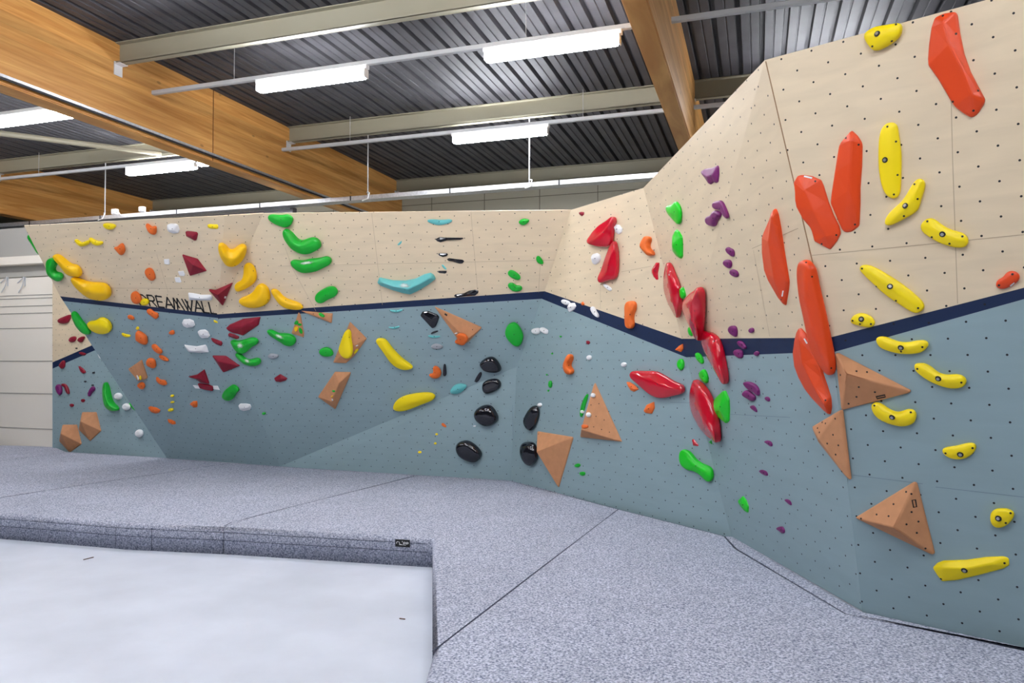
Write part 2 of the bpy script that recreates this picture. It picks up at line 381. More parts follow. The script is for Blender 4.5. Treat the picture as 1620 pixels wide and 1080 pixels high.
def medial(P, m=3):
    a0, a1, b0, b1, th = minor_major(P); c, s = math.cos(th), math.sin(th)
    Q = [(p[0] * c + p[1] * s, -p[0] * s + p[1] * c) for p in P]
    asp = (a1 - a0) / max(1e-6, b1 - b0)
    if asp < 1.25: st = [.5]
    elif asp < 1.9: st = [.38, .62]
    elif asp < 3: st = [.24, .5, .76]
    else: st = [.16, .38, .62, .84]
    R = []
    for t in st:
        x = a0 + (a1 - a0) * t; ys = []
        for i in range(len(Q)):
            p, q = Q[i], Q[(i + 1) % len(Q)]
            if (p[0] - x) * (q[0] - x) < 0: ys.append(p[1] + (q[1] - p[1]) * (x - p[0]) / (q[0] - p[0]))
        y = (min(ys) + max(ys)) / 2 if ys else (b0 + b1) / 2
        R.append((x * c - y * s, x * s + y * c))
    return R
def inside(p, P):
    r = False
    for i in range(len(P)):
        a, b = P[i], P[i - 1]
        if (a[1] > p[1]) != (b[1] > p[1]) and p[0] < (b[0] - a[0]) * (p[1] - a[1]) / (b[1] - a[1]) + a[0]: r = not r
    return r
VOLS = []; HOLDS = []
def make_hold(name, kind, col, px, label, pl, ridge_px=None, hk=1.0, group=None, cat='climbing hold', sink=.012):
    n, q = pl
    ex = Vector((0, 0, 1)).cross(n)
    ex = ex.normalized() if ex.length > .1 else Vector((1, 0, 0)); ey = n.cross(ex).normalized()
    def to2(pxs, h):
        W = [on_plane(p, (n, q + n * h)) for p in pxs]
        return [((w - q).dot(ex), (w - q).dot(ey)) for w in W]
    P = to2(px, 0); a0, a1, b0, b1, th = minor_major(P); mnr = min(a1 - a0, b1 - b0)
    base = {'s': .42, 'f': .38, 'v': .42, 't': .12, 'e': .55}[kind]
    h = min(mnr * base * hk, .42)
    h = max(h, .008)
    P = to2(px, h * .4)
    if sum(P[i - 1][0] * P[i][1] - P[i][0] * P[i - 1][1] for i in range(len(P))) < 0: P = P[::-1]
    R = to2(ridge_px, h * .85) if ridge_px else medial(P)
    m_ridge = kind == 's' and len(R) > 1 and col not in ('black', 'white', 'grey', 'purple')
    if kind in 'se':
        P = chaikin(P); P = resample(P, 28 if mnr > .06 or a1 - a0 > .2 else 16)
        cx = sum(p[0] for p in P) / len(P); cy = sum(p[1] for p in P) / len(P)
    cx = sum(p[0] for p in P) / len(P); cy = sum(p[1] for p in P) / len(P)
    N = len(P)
    def cost(i, j):
        return math.dist(P[i], R[j])
    near = [min(range(len(R)), key=lambda j: cost(i, j)) for i in range(N)]
    if kind == 's' and m_ridge: prof = [(-sink, 0), (h * .30, .0), (h * .58, .07)]
    elif kind == 's': prof = [(-sink, 0), (h * .30, .0), (h * .62, .10), (h * .88, .38)]
    elif kind == 'e': prof = [(-sink, .15), (h * .35, .0), (h * .75, .25), (h * .95, .6)]
    elif kind == 'f': prof = [(-sink, 0), (h * .28, .04)]
    elif kind == 't': prof = [(-sink, 0), (h * .9, .03)]
    else: prof = [(-sink, 0), (.014, .0)]
    V = []; F = []
    for z, t in prof:
        for i in range(N):
            r = R[near[i]]; V.append((P[i][0] + (r[0] - P[i][0]) * t, P[i][1] + (r[1] - P[i][1]) * t, z))
    K = len(prof)
    for k in range(K - 1):
        for i in range(N):
            j = (i + 1) % N; F.append((k * N + i, k * N + j, (k + 1) * N + j, (k + 1) * N + i))
    F.append(tuple(range(N))[::-1])
    rb = len(V); top = (K - 1) * N
    m = len(R)
    for j, r in enumerate(R):
        e = 1.0 if m == 1 or kind == 'v' else (.86 if j in (0, m - 1) else 1.0)
        V.append((r[0], r[1], h * e))
    if kind == 't' :
        F.append(tuple(top + i for i in range(N)))
    else:
        for i in range(N):
            j = (i + 1) % N; a, b = near[i], near[j]
            if a == b: F.append((top + i, top + j, rb + a))
            elif abs(a - b) == 1: F.append((top + i, top + j, rb + b, rb + a))
            else:
                st = 1 if a > b else -1; mid = list(range(b, a + st, st)); c = [rb + x for x in mid]
                F.append(tuple([top + i, top + j] + c))
    O = q + ex * cx + ey * cy
    V3 = [ex * (x - cx) + ey * (y - cy) + n * z for x, y, z in V]
    bm = bmesh.new(); vs = [bm.verts.new(v) for v in V3]
    for f in F:
        try: bm.faces.new([vs[k] for k in f])
        except ValueError: pass
    loose = [v for v in bm.verts if not v.link_faces]
    bmesh.ops.delete(bm, geom=loose, context='VERTS')
    bmesh.ops.triangulate(bm, faces=[f for f in bm.faces if len(f.verts) > 4 and f.verts[0].index >= 0 and abs(f.normal.dot(n)) < 2 and len(f.verts) < N])
    me_name = name
    if m_ridge:
        cl = bm.edges.layers.float.new('crease_edge'); bm.verts.ensure_lookup_table()
        hs = {}
        for v in bm.verts: hs[v] = v.co.dot(n)
        for e in bm.edges:
            a, b = hs[e.verts[0]], hs[e.verts[1]]
            if a > h * .8 and b > h * .8: e[cl] = .75
            elif abs(a - h * .58) < 1e-4 and abs(b - h * .58) < 1e-4: e[cl] = .35
    ob = bm_obj(me_name, bm, HOLD[col] if isinstance(col, str) else col, None, smooth=kind in 'se')
    ob.location = O
    if kind in 'se':
        md = ob.modifiers.new('smooth', 'SUBSURF'); md.levels = 1; md.render_levels = 2 if a1 - a0 > .25 else 1
    else:
        md = ob.modifiers.new('soft_edges', 'BEVEL'); md.width = .009 if kind == 'v' else min(.012, mnr * .07); md.segments = 2; md.limit_method = 'ANGLE'; md.angle_limit = math.radians(12)
        if kind == 'f':
            for p in ob.data.polygons: p.use_smooth = False
    tag(ob, label, cat, group)
    HOLDS.append((ob, n, max(a1 - a0, b1 - b0), mnr))
    if kind == 'v': VOLS.append(ob)
    return ob
PIN = []   # (owner, pixel, radius, kind)
def hold_line(line):
    cr, kind, col, pts, label, *opt = [t.strip() for t in line.split('|')]
    o = {}
    for t in (opt[0].split(';') if opt else []):
        if ':' in t: k, v = t.split(':', 1); o[k.strip()] = v.strip()
    if kind == 'e':
        x, y, rx, ry = [float(v) for v in pts.split(',')]
        x0, y0, s = CROP[cr]
        px = [(x0 + (x + rx * math.cos(a)) / s, y0 + (y + ry * math.sin(a)) / s) for a in [2 * math.pi * k / 12 for k in range(12)]]
    else: px = parse(cr, pts)
    c = (sum(p[0] for p in px) / len(px), sum(p[1] for p in px) / len(px))
    if 'at' in o: c = parse(cr, o['at'])[0]
    pl = None
    if o.get('on') == 'vol':
        best = None
        for vo in VOLS:
            me = vo.data; bv = BVHTree.FromPolygons([tuple(v.co + vo.location) for v in me.vertices], [tuple(p.vertices) for p in me.polygons])
            hh = bv.ray_cast(EYE, ray(c).normalized())
            if hh[0] is not None and (best is None or hh[3] < best[0]): best = (hh[3], hh[0], hh[1])
        if best:
            nn = best[2].normalized()
            if nn.dot(EYE - best[1]) < 0: nn = -nn
            pl = (nn, best[1].copy())
        else: print('NO VOLUME UNDER', label)
    if pl is None:
        hw = hit_wall(c, o.get('on') if o.get('on') != 'vol' else None)
        if hw: pl = hw[1]
        else: pl = PL.get(o.get('on', 'over'), P1a); print('no wall under', label)
    if 'back' in o: pl = (pl[0], pl[1] - pl[0] * float(o['back']))
    rp = parse(cr, o['r']) if 'r' in o else None
    nm = {'v': 'climbing_volume'}.get(kind, 'climbing_hold')
    if 'name' in o: nm = o['name']
    ob = make_hold(nm, kind, col, px, label, pl, rp, float(o.get('k', 1)), o.get('g'), 'climbing volume' if kind == 'v' else 'climbing hold')
    if 'b' in o: PIN.extend((ob, p, .016 if 'br' not in o else float(o['br']), 'bolt') for p in parse(cr, o['b']))
    if 's' in o: PIN.extend((ob, p, .0058, 'screw') for p in parse(cr, o['s']))
    if 'b' not in o and 's' not in o and 'nb' not in o and kind in 'sft':
        mm = HOLDS[-1]
        if mm[2] > .13: PIN.append((ob, c, .0055, 'screw'))
    return ob
DATA = '''
# far-left end panel
b|s|maroon|183,165 195,145 290,105 310,102 305,135 280,185 240,193 195,185|maroon wedge hold on bare birch, highest on the narrow end panel|k:1.1;on:side
b|s|maroon|292,340 310,315 355,308 362,330 350,360 315,370 295,360|small maroon hold on birch, left one of the pair above the end panel's stripe|on:side
b|s|maroon|370,345 400,315 440,308 440,325 415,370 390,368|small maroon hold on birch, right one of the pair above the end panel's stripe|on:side
b|e|black|365,425,10,8|tiny black foot chip on birch just above the end panel's navy stripe|on:side
b|e|black|528,657,12,10|tiny black foot chip right of the long maroon sliver on the end panel|on:side
b|e|black|448,740,12,9|tiny black foot chip below the long maroon sliver on the end panel|on:side
b|e|black|519,775,13,8|tiny black foot chip capping the top of the purple hook on the end panel|on:side
b|s|maroon|385,465 400,457 450,470 460,480 435,495 400,485|maroon hold lying across the upper end of the end panel's navy stripe|on:side
b|s|maroon|195,585 225,545 245,535 255,560 248,605 225,623 205,605|upright maroon hold at the lower end of the end panel's navy stripe|on:side
b|s|maroon|382,592 395,592 440,630 455,655 430,668 405,650|slanted maroon sliver on grey paint below the end panel's stripe|on:side
b|s|purple|168,785 180,765 205,765 222,800 222,850 205,877 185,850 170,815|violet leaf-shaped hold at the outer edge of the end panel|on:side
b|s|maroon|218,765 240,757 265,768 285,800 300,855 285,862 265,845 250,790 225,785|hooked maroon hold beside the violet leaf-shaped hold on the end panel|on:side;r:228,772 255,782 272,810 286,850
b|s|purple|505,790 525,780 540,800 535,825 505,850 490,885 475,882 480,835|violet hooked hold under a tiny black chip on the end panel|on:side
b|s|maroon|405,910 430,903 447,915 435,938 415,938|tiny maroon foothold, right one of two above the brown volumes|on:side
b|s|maroon|297,955 320,948 342,960 330,982 308,982|tiny maroon foothold, left one of two above the brown volumes|on:side
b|s|green|612,800 625,760 640,730 655,760 665,820 680,880 700,940 740,980 770,1005 745,1022 690,1022 640,990 620,930|green banana-shaped hold standing upright on the end panel beside white balls|on:side;r:640,790 645,870 665,950 710,1000
b|e|white|760,880,37,37|white ball hold right of the upright green banana, topmost of three|on:side;k:.9
b|e|white|838,980,37,38|white ball hold half beside a dark green hold, middle of three|on:side;k:.9
c|e|white|960,632,36,42|white ball hold low on the end panel, lowest of three|on:side;k:.9
b|s|green|862,935 880,950 910,990 928,1018 905,1005 875,975|dark green hold peeping out beside the middle white ball|on:side
b|s|white|565,475 580,490 600,525 585,520|white hold sliver peeping past the overhang's lower edge|on:side
c|v|brown|390,432 520,432 565,610 463,707 357,600|brown five-sided plywood volume, the upper one of two on the end panel|r:415,515;on:side;s:485,668;k:.8
c|v|brown|205,552 335,552 380,735 275,812 262,810 172,710|brown five-sided plywood volume touching the mat, the lower one of two on the end panel|r:228,632;on:side;s:300,785;k:.8
# overhanging panel, birch part
z|s|green|41,373 50,386 60,402 66,404 60,380 50,368|green hold showing behind the overhang's outer top edge|on:over;back:.16;at:60,395;nb:1
a|s|yellow|615,205 640,197 700,203 735,215 738,235 715,255 680,262 640,250 618,225|small yellow hold nearest the overhang's top edge
a|s|yellow|340,355 365,350 385,370 410,385 440,375 470,360 492,360 498,380 470,405 425,420 390,415 360,385|small yellow jug, left one of a touching pair near the overhang's top|r:358,362 390,388 430,395 475,378
a|s|yellow|478,335 500,335 525,355 570,372 610,370 620,390 590,410 545,412 515,395 500,365|small yellow jug, right one of a touching pair near the overhang's top
a|s|orange|712,425 740,428 765,405 785,388 803,392 820,440 822,470 800,507 780,502 745,460|orange horned hold between the yellow jug pair and the orange pill
a|s|orange|1018,202 1040,205 1070,235 1110,225 1122,240 1115,312 1085,310 1050,280 1030,240|orange horned hold near the overhang's top beside a white block
a|f|white|1218,215 1245,207 1300,207 1320,220 1335,265 1325,295 1280,302 1235,285 1218,260|white faceted block between an orange horned hold and a maroon wedge|k:1.3
a|f|maroon|1392,280 1410,275 1500,285 1513,300 1500,360 1485,370 1430,340 1400,325|maroon wedge hold beside the white faceted block
a|s|green|75,570 85,540 120,527 160,540 175,575 170,600 155,620 150,650 165,675 200,672 235,690 235,720 215,752 185,755 130,725 90,690 75,640|green C-shaped hold on the overhang's outer edge|r:125,560 112,620 120,675 160,708 208,712;k:.8
a|s|amber|135,520 150,492 190,495 250,550 300,590 370,600 405,650 412,690 395,712 330,705 270,690 255,660 200,590|long amber hold slanting down beside the green C-shaped hold|r:170,520 240,590 320,650 370,680
a|s|amber|300,710 350,715 420,750 500,765 580,765 640,775 680,820 690,870 670,915 620,938 540,930 470,905 410,860 340,790|big amber banana-shaped hold just above the stripe on the overhang|r:350,740 450,820 560,860 640,860;s:568,925
a|s|orange|1010,655 1025,628 1055,620 1085,640 1108,700 1110,735 1080,750 1050,730 1020,690|orange pill-shaped hold alone on birch above the lettering
a|v|maroonv|1355,503 1500,545 1587,660 1430,707|maroon four-sided pyramid volume above the lettering|r:1478,590;s:1470,600;k:.7
a|t|white|1195,540 1245,537 1253,585 1240,592 1200,585|small white square tile, topmost of three left of the maroon pyramid
a|t|white|1328,655 1380,650 1398,690 1385,700 1345,697|small white square tile touching the maroon pyramid's edge, middle of three
a|t|white|1297,712 1345,710 1362,755 1350,762 1308,758|small white square tile below the maroon pyramid's edge, lowest of three
a|s|orange|877,880 895,850 925,845 955,870 980,910 975,950 945,970 910,960 885,925|round orange hold at the start of the black lettering
a|s|yellow|965,940 985,918 1020,912 1050,930 1050,960 1025,980 990,980 970,960|small ribbed yellow hold covering the first letter
d|f|white|-20,860 30,865 100,880 200,880 212,905 200,935 90,935 30,930 -10,935|wide white bar hold covering the tops of the letters
d|f|yellow|165,215 185,207 262,212 270,235 262,255 200,253 170,240|small yellow bar hold near the top beside the maroon wedge
d|s|amber|267,400 285,388 320,395 340,420 360,460 420,462 450,430 490,400 530,405 545,430 540,490 500,560 450,605 390,618 340,600 300,540 270,460|big amber U-shaped hold with two upright horns|r:295,420 325,500 390,545 460,510 510,430;s:430,600
d|s|amber|512,600 530,575 570,572 610,610 630,670 632,740 600,780 540,820 460,855 430,840 422,790 440,760 490,745 510,700|amber J-shaped hold between the U-shaped and the boat-shaped amber holds|r:565,610 578,690 555,755 470,805;s:605,650
d|s|amber|455,940 480,905 540,890 600,850 640,785 670,768 710,780 740,810 760,870 760,930 720,980 650,1003 570,1005 500,980|wide amber boat-shaped hold just above the stripe|r:690,820 675,900 600,950 510,945;s:742,925
d|s|amber|762,828 790,820 825,825 860,880 920,920 990,940 1050,960 1080,1000 1075,1018 980,1022 900,1005 840,960 790,880|amber hold slanting down to the stripe above the thin spiked volume|r:800,845 860,920 950,975 1040,990
d|f|maroonv|175,842 240,852 410,778 315,998|maroon spiky volume with a notch at the end of the lettering|r:262,872;s:338,902;name:climbing_volume;k:1.3
# overhanging panel, painted part
b|s|green|310,85 330,73 355,80 400,150 440,200 480,240 500,270 495,298 455,295 410,275 370,230 340,180|green blade hold along the overhang's outer edge below the stripe|on:over
b|s|yellow|462,190 480,172 545,165 570,140 600,133 650,150 690,200 695,250 670,285 620,295 570,290 510,262 475,225|bulging yellow hold beside the green blade below the stripe|r:510,195 590,205 640,220;s:680,265
b|s|orange|848,115 870,108 905,125 918,150 895,157 855,145|flat orange foothold just under the stripe, left of an orange sausage
b|s|orange|1028,65 1045,48 1075,60 1100,85 1140,95 1140,140 1115,150 1080,120 1040,95|orange sausage-shaped hold hanging from the stripe below the letters
b|s|yellow|925,235 945,213 962,235 955,250 935,250|tiny yellow cone on top of the largest orange hold of the overhang
b|s|yellow|790,275 830,292 878,300 875,320 825,320 798,300|small yellow bar foothold left of the overhang's largest orange hold
b|s|orange|925,262 950,262 1000,290 1030,320 1035,395 1005,395 940,355 925,340|largest orange hold on the overhang's grey paint, shield-shaped
b|s|orange|1235,278 1270,250 1292,260 1295,295 1260,297|small orange foothold alone left of the two white rounded holds
b|f|white|1360,185 1375,155 1430,150 1470,165 1487,210 1460,230 1410,235 1375,220|white rounded hold under the stripe, the higher of two side by side|k:.9
e|f|white|68,270 90,255 140,250 170,270 188,310 170,330 110,335 85,310|white rounded hold under the stripe, the lower of two side by side|k:.9
b|f|white|1380,395 1420,402 1500,412 1585,395 1600,420 1618,468 1540,472 1430,468 1400,430|wide white edge hold below the two white rounded holds
b|s|orange|1072,400 1090,385 1115,390 1145,425 1175,445 1178,480 1150,480 1100,450|orange jug with a scooped top, directly above a flat orange edge
b|s|orange|1140,488 1180,495 1220,515 1247,545 1215,548 1165,530|flat orange edge directly below the scooped orange jug
b|s|orange|1022,550 1040,520 1085,522 1110,545 1118,600 1100,622 1060,605 1030,585|chunky orange hold just right of the small brown volume's top
b|s|orange|1118,695 1135,705 1155,728 1195,728 1212,740 1228,775 1185,778 1140,755 1120,725|orange cradle-shaped hold right of the small brown volume's foot
b|v|brown|848,628 975,540 1030,705 1025,722 945,740|small brown three-sided volume on the overhang's grey paint|r:950,722;s:885,618;k:.55
b|s|yellow|960,695 970,680 985,700 980,728 962,722|tiny yellow foothold on the small brown volume's lower corner|on:vol
b|s|white|934,678 943,678 957,715 950,732|tiny white foothold on the small brown volume's lower corner|on:vol
b|s|orange|935,775 965,748 1000,752 1015,780 1010,805 990,817 960,805|small orange hold right below the small brown volume
b|e|yellow|1275,877,20,13|tiny pale yellow foothold, topmost of a column of three
b|e|yellow|1276,936,20,10|tiny pale yellow foothold, middle of a column of three
b|e|yellow|1260,1010,28,16|small yellow foothold, lowest and largest of a column of three
b|f|orange|1040,990 1060,980 1120,992 1157,1015 1145,1040 1115,1048 1070,1035 1050,1010|orange wedge left of the lowest foothold in the yellow column
b|f|orange|1435,955 1465,930 1505,928 1510,960 1505,988 1480,992 1450,970|orange wedge below the maroon star-shaped volume
c|f|orange|1225,500 1260,505 1300,525 1305,548 1270,552 1235,530|lowest orange wedge on the overhang, under the yellow column
e|f|yellow|225,155 270,175 265,188 230,180|tiny pale yellow foothold just under the bend in the navy stripe
e|f|maroonv|-30,700 55,683 125,632 175,772 95,757 50,722|maroon star-shaped volume above a maroon bar|r:98,712;name:climbing_volume
e|t|maroon|80,757 175,770 220,790 222,828 150,815 100,800|maroon bar hold between two white tiles|k:3
b|t|white|1470,775 1525,780 1540,808 1495,805|white tile at the left end of the maroon bar
e|t|white|220,780 265,780 285,820 225,812|white tile at the right end of the maroon bar
e|f|maroonv|333,240 370,205 500,150 668,130 650,210 500,312 450,295 400,285 355,262|largest maroon volume, a flat shard touching the stripe|r:480,225;name:climbing_volume;k:.8;s:560,258
e|f|maroon|362,290 375,280 430,295 468,315 465,335 440,342 400,325 365,315|maroon block hold tucked under the largest maroon shard
e|f|maroon|198,330 215,330 300,362 308,385 295,407 250,390 215,365|maroon wedge between the white rounded holds and the green forked hold
e|s|green|380,350 400,345 440,362 500,350 570,325 610,322 650,345 655,370 630,395 580,420 550,455 520,478 470,480 430,445 400,395|green forked hold with chalk on it, under the maroon shard|r:415,375 480,420 560,375 620,355
e|s|green|430,475 445,465 480,480 510,520 560,540 600,525 650,515 675,535 678,560 650,590 590,597 530,585 470,540 435,500|green boomerang hold right below the green forked hold|r:450,490 500,545 580,565 650,545
e|s|green|728,255 750,243 790,260 830,285 890,285 950,290 1000,320 1013,360 990,395 950,412 900,400 860,365 790,325 745,290|green club-shaped hold with chalk, left of the thin spiked volume|r:755,265 830,310 900,335 960,350
e|s|grey|738,495 760,475 800,478 840,487 845,505 820,520 790,528 750,515|grey bean-shaped hold beside the green boomerang hold
e|v|maroonv|203,502 330,505 465,600 310,662|maroon three-sided volume left of the green boomerang hold|r:272,545;k:.7;s:372,625
e|f|maroon|795,712 855,672 925,715 910,735 860,750 815,745|small maroon pyramid hold alone on the grey paint
e|s|green|303,875 330,820 380,785 405,767 440,785 470,815 465,835 440,850 430,880 400,920 350,925 310,900|green lumpy jug hold above the white block near the mats
e|f|white|457,970 475,952 530,952 570,960 580,985 565,1015 510,1025 470,1010|white rounded block below the green lumpy jug|k:.8
e|s|green|683,1040 705,1028 725,1040 720,1055 690,1057|tiny green foothold, lowest hold on the dark leaning paint
# leaning back panel
d|s|green|737,135 755,115 830,122 880,122 930,113 970,135 985,165 960,220 920,243 880,238 800,205 750,170|green kidney-shaped hold touching the wall's top edge|r:780,150 860,180 930,170
d|s|green|880,262 905,245 940,265 980,320 1030,365 1080,362 1130,335 1190,332 1235,360 1250,410 1240,440 1190,465 1140,495 1070,497 980,460 920,390 885,330|large green boomerang hold second from the wall's top|r:910,285 965,380 1060,430 1180,395
d|s|green|948,555 990,540 1060,560 1130,535 1230,530 1300,508 1340,525 1355,560 1330,595 1270,625 1190,665 1060,677 1010,645 960,600|wide green hold with chalk, third from the wall's top|r:990,580 1080,620 1200,595 1310,555
d|s|green|1185,905 1200,865 1250,830 1310,800 1370,795 1405,830 1405,870 1370,905 1310,925 1260,962 1220,958 1190,935|green pillow-shaped hold just above the stripe
e|v|brown|1055,72 1355,97 1345,188|thin brown volume shard hanging from the stripe|r:1285,140;k:.6;s:1175,98
e|s|green|1220,90 1245,85 1285,115 1275,135 1230,118|green foothold bolted on the thin brown shard|on:vol
e|v|brown|1030,85 1050,110 1083,290 1078,322 965,285|thin brown spiked volume with small green and yellow footholds|r:1045,262;k:.5
e|s|green|985,195 1010,155 1030,170 1025,205|small green foothold, upper left one on the spiked volume|on:vol
e|s|green|1020,190 1060,190 1065,210 1030,212|small green foothold, upper right one on the spiked volume|on:vol
e|s|amber|990,230 1010,212 1028,225 1020,265 1000,270|small amber foothold on the thin spiked volume|on:vol
e|s|green|1030,240 1050,225 1070,250 1075,290 1045,285|small green foothold, lowest one on the spiked volume|on:vol
e|v|brown|1515,180 1675,340 1560,500 1480,572 1355,568|brown kite-shaped volume carrying a tall yellow hold|r:1545,400;s:1388,500 1607,330;k:.6
e|s|yellow|1410,440 1440,350 1480,250 1510,240 1525,275 1520,320 1540,420 1535,500 1500,530 1460,520 1425,480|tall yellow pear-shaped hold on the brown kite-shaped volume|on:vol;s:1515,320
e|s|yellow|1550,475 1575,440 1605,425 1600,450 1570,478|small yellow hold on the lower edge of the kite-shaped volume|on:vol
e|s|white|1573,402 1597,392 1603,398 1580,408|tiny white foothold on the kite-shaped volume|on:vol
e|s|green|1222,460 1240,430 1290,412 1340,430 1367,480 1355,500 1290,508 1240,490|green oval hold left of the brown kite-shaped volume
e|v|brown|1370,658 1520,662 1515,690 1375,1012 1210,895|brown prism-shaped volume hanging below the kite-shaped one|r:1420,752 1352,925;k:.75
e|s|green|1350,820 1380,825 1375,845 1352,838|tiny green foothold on the brown prism's ridge|on:vol
e|s|amber|1335,880 1360,870 1355,895|tiny amber foothold on the brown prism's ridge|on:vol
e|e|white|1356,915,8,8|tiny white foothold low on the brown prism's ridge|on:vol
f|s|teal|808,165 860,160 950,168 1050,158 1058,185 1000,205 930,220 880,210 815,185|teal wing-shaped edge near the wall's top|k:.7
f|f|black|890,350 930,330 1000,335 1150,337 1162,345 1130,358 1000,365 940,382 905,370|long black dart-shaped edge, topmost black hold
f|s|teal|530,400 555,375 575,360 572,385 555,405 535,410|tiny teal sliver alone on bare birch
f|f|black|918,490 930,483 1000,483 1013,495 1000,512 960,520 925,505|short black edge second below the wall's top
f|f|black|1000,540 1020,530 1080,538 1150,545 1167,560 1150,582 1120,583 1060,565 1015,558|black bone-shaped edge tilted down, just right of a shorter one
f|s|teal|948,590 965,590 990,620 1005,640 985,638 960,615|tiny teal sliver just above a short black edge
f|f|black|905,655 925,650 1000,650 998,668 985,678 930,672|short black edge right under the tiny teal sliver
f|f|teal|333,770 350,720 400,730 480,748 600,750 700,730 780,690 840,675 870,695 890,735 820,790 720,850 650,882 580,870 480,840 370,800|large teal boomerang-shaped macro with chalk on it|r:385,760 500,795 635,820 740,775 840,720;s:603,830
f|f|black|1065,890 1080,875 1160,865 1210,840 1270,830 1300,840 1300,860 1270,888 1180,893 1090,905|long black edge lying right on the stripe
g|s|teal|325,178 400,185 470,172 460,190 420,205 380,205 345,192|thin teal edge right below the stripe, topmost of three
g|s|teal|312,338 370,348 438,330 435,345 400,362 350,358|thin teal edge, middle of three below the stripe
g|s|teal|693,418 760,428 830,425 815,440 760,450 710,440|thin teal edge right above the silver-grey hold
g|f|black|622,240 645,200 700,195 790,230 808,255 790,310 770,350 740,365 715,340 670,290|black stone-shaped hold beside the large brown triangle|k:.8
g|s|black|722,405 750,385 800,373 803,385 770,400 735,412|small black bar under the black stone beside the triangle
g|s|grey|725,525 760,503 800,503 845,525 840,545 790,555 740,545|silver-grey hold under the thin teal edge
g|v|brown|762,155 1205,350 1205,362 1085,488 1020,518 940,405|large flat brown triangle volume hanging below the stripe|r:1075,462;k:.45;s:1125,368 1012,430
g|s|orange|950,480 965,465 990,460 970,430 975,415 1010,405 1050,415 1080,450 1075,480 1040,522 1010,510 970,500|orange claw hold on the large brown triangle's lower corner|on:vol
g|s|white|950,403 975,395 985,402 960,412|tiny white foothold above the orange claw on the triangle|on:vol
g|s|yellow|195,465 215,452 280,450 300,460 330,510 400,590 450,640 500,680 550,710 570,735 540,745 470,755 400,730 340,680 290,600 230,520|long yellow banana-shaped hold slanting on grey-blue paint|r:250,480 320,570 410,670 500,725;s:362,695
g|s|green|1430,395 1445,340 1480,305 1525,297 1560,325 1600,390 1610,440 1590,510 1560,535 1520,525 1470,480 1435,430|big green oval hold beside the inner corner
g|s|black|1182,700 1210,665 1260,635 1310,625 1350,650 1395,720 1400,760 1370,778 1300,780 1240,768 1205,735|round glossy black stone, topmost of the four below the green oval|nb:1
g|s|black|1143,850 1165,810 1195,765 1215,770 1215,800 1190,850 1165,873 1148,868|small black bar between the two upper glossy stones
g|s|black|1210,905 1225,865 1270,838 1350,828 1385,850 1398,890 1380,930 1330,960 1260,985 1220,965|glossy black stone, second from the top of the four|nb:1
g|s|orange|700,790 740,795 755,770 745,735 760,710 800,725 830,770 825,810 790,835 740,828|orange crescent hold beside an upright black bar|r:768,735 792,775 772,810 725,808
g|s|black|848,700 860,685 873,700 878,770 882,800 860,817 840,800 845,740|upright black bar right of the orange crescent
g|s|teal|908,950 930,915 970,885 1030,882 1080,900 1050,935 1010,970 960,980 920,975|teal drop-shaped hold on the fold below the orange crescent
h|s|yellow|362,280 380,220 450,165 560,138 710,122 770,145 785,165 740,205 640,240 540,285 450,308 380,298|wide yellow lens-shaped hold on the fold near the mats|r:430,255 520,220 620,200 700,165;at:520,210;s:462,175
# upright triangle below the back panel
h|s|orange|825,420 845,410 870,430 882,455 860,455 835,440|small orange chip left of the lower glossy stones
h|e|yellow|785,520,15,12|tiny yellow foothold, topmost of three in a slanting line
h|e|yellow|772,607,15,12|tiny yellow foothold, middle of three in a slanting line
h|e|yellow|625,690,20,14|tiny yellow foothold, lowest of three in a slanting line
h|e|white|1145,443,15,8|tiny white foothold at the edge of the third glossy stone
h|s|black|1125,340 1150,285 1210,245 1280,237 1320,265 1365,340 1368,385 1330,430 1270,455 1210,445 1150,395|large glossy black stone, third from the top of the four|nb:1
h|s|black|955,650 975,600 1050,573 1110,590 1180,650 1213,700 1205,745 1160,790 1110,795 1030,765 975,715|large glossy black stone, lowest of the four|nb:1
# inner corner
i|s|green|238,305 255,285 300,272 345,285 345,300 315,330 285,342 250,330|green oval hold under the top edge beside the inner corner|r:295,308
i|s|green|405,645 425,623 450,640 478,680 478,708 455,710 415,690|small green hold halfway down beside the inner corner
i|s|green|135,790 155,760 190,765 235,795 262,820 260,850 235,862 180,840 145,815|green pill hold, upper of two above the stripe by the corner
i|s|green|135,905 155,882 190,885 215,912 250,908 280,925 275,955 240,968 190,968 150,935|green bean hold right on the stripe, under the green pill
# corner panel
i|f|maroon|810,215 835,208 862,212 860,235 840,252 820,238|small maroon wedge at the top of the corner panel|on:corner
i|s|red|883,480 900,465 960,380 1000,335 1060,300 1110,265 1140,245 1160,262 1165,300 1145,330 1135,400 1130,480 1110,525 1080,548 1000,545 930,525 895,515|large crimson fan-shaped macro, upper of two on birch|r:920,490 1010,440 1080,380 1135,280;k:.8;on:corner
i|f|white|1125,350 1150,325 1190,330 1220,370 1215,405 1185,425 1155,405 1150,380|white cone hold right of the upper crimson macro|k:1.2;on:corner
i|f|white|920,640 935,610 975,597 1005,615 1012,650 995,690 955,712 935,700|white cone hold left of the lower crimson macro|k:1.2;on:corner
i|s|red|1145,475 1165,485 1180,600 1182,740 1170,830 1150,855 1080,865 1020,893 990,880 985,840 1020,780 1050,680 1080,600 1120,510|large crimson bell-shaped macro, lower of two on birch|r:1145,540 1110,680 1080,800;k:.8;on:corner
i|s|white|1040,895 1065,888 1100,915 1130,940 1120,965 1095,958 1055,925|small white pinch right under the lower crimson macro|on:corner
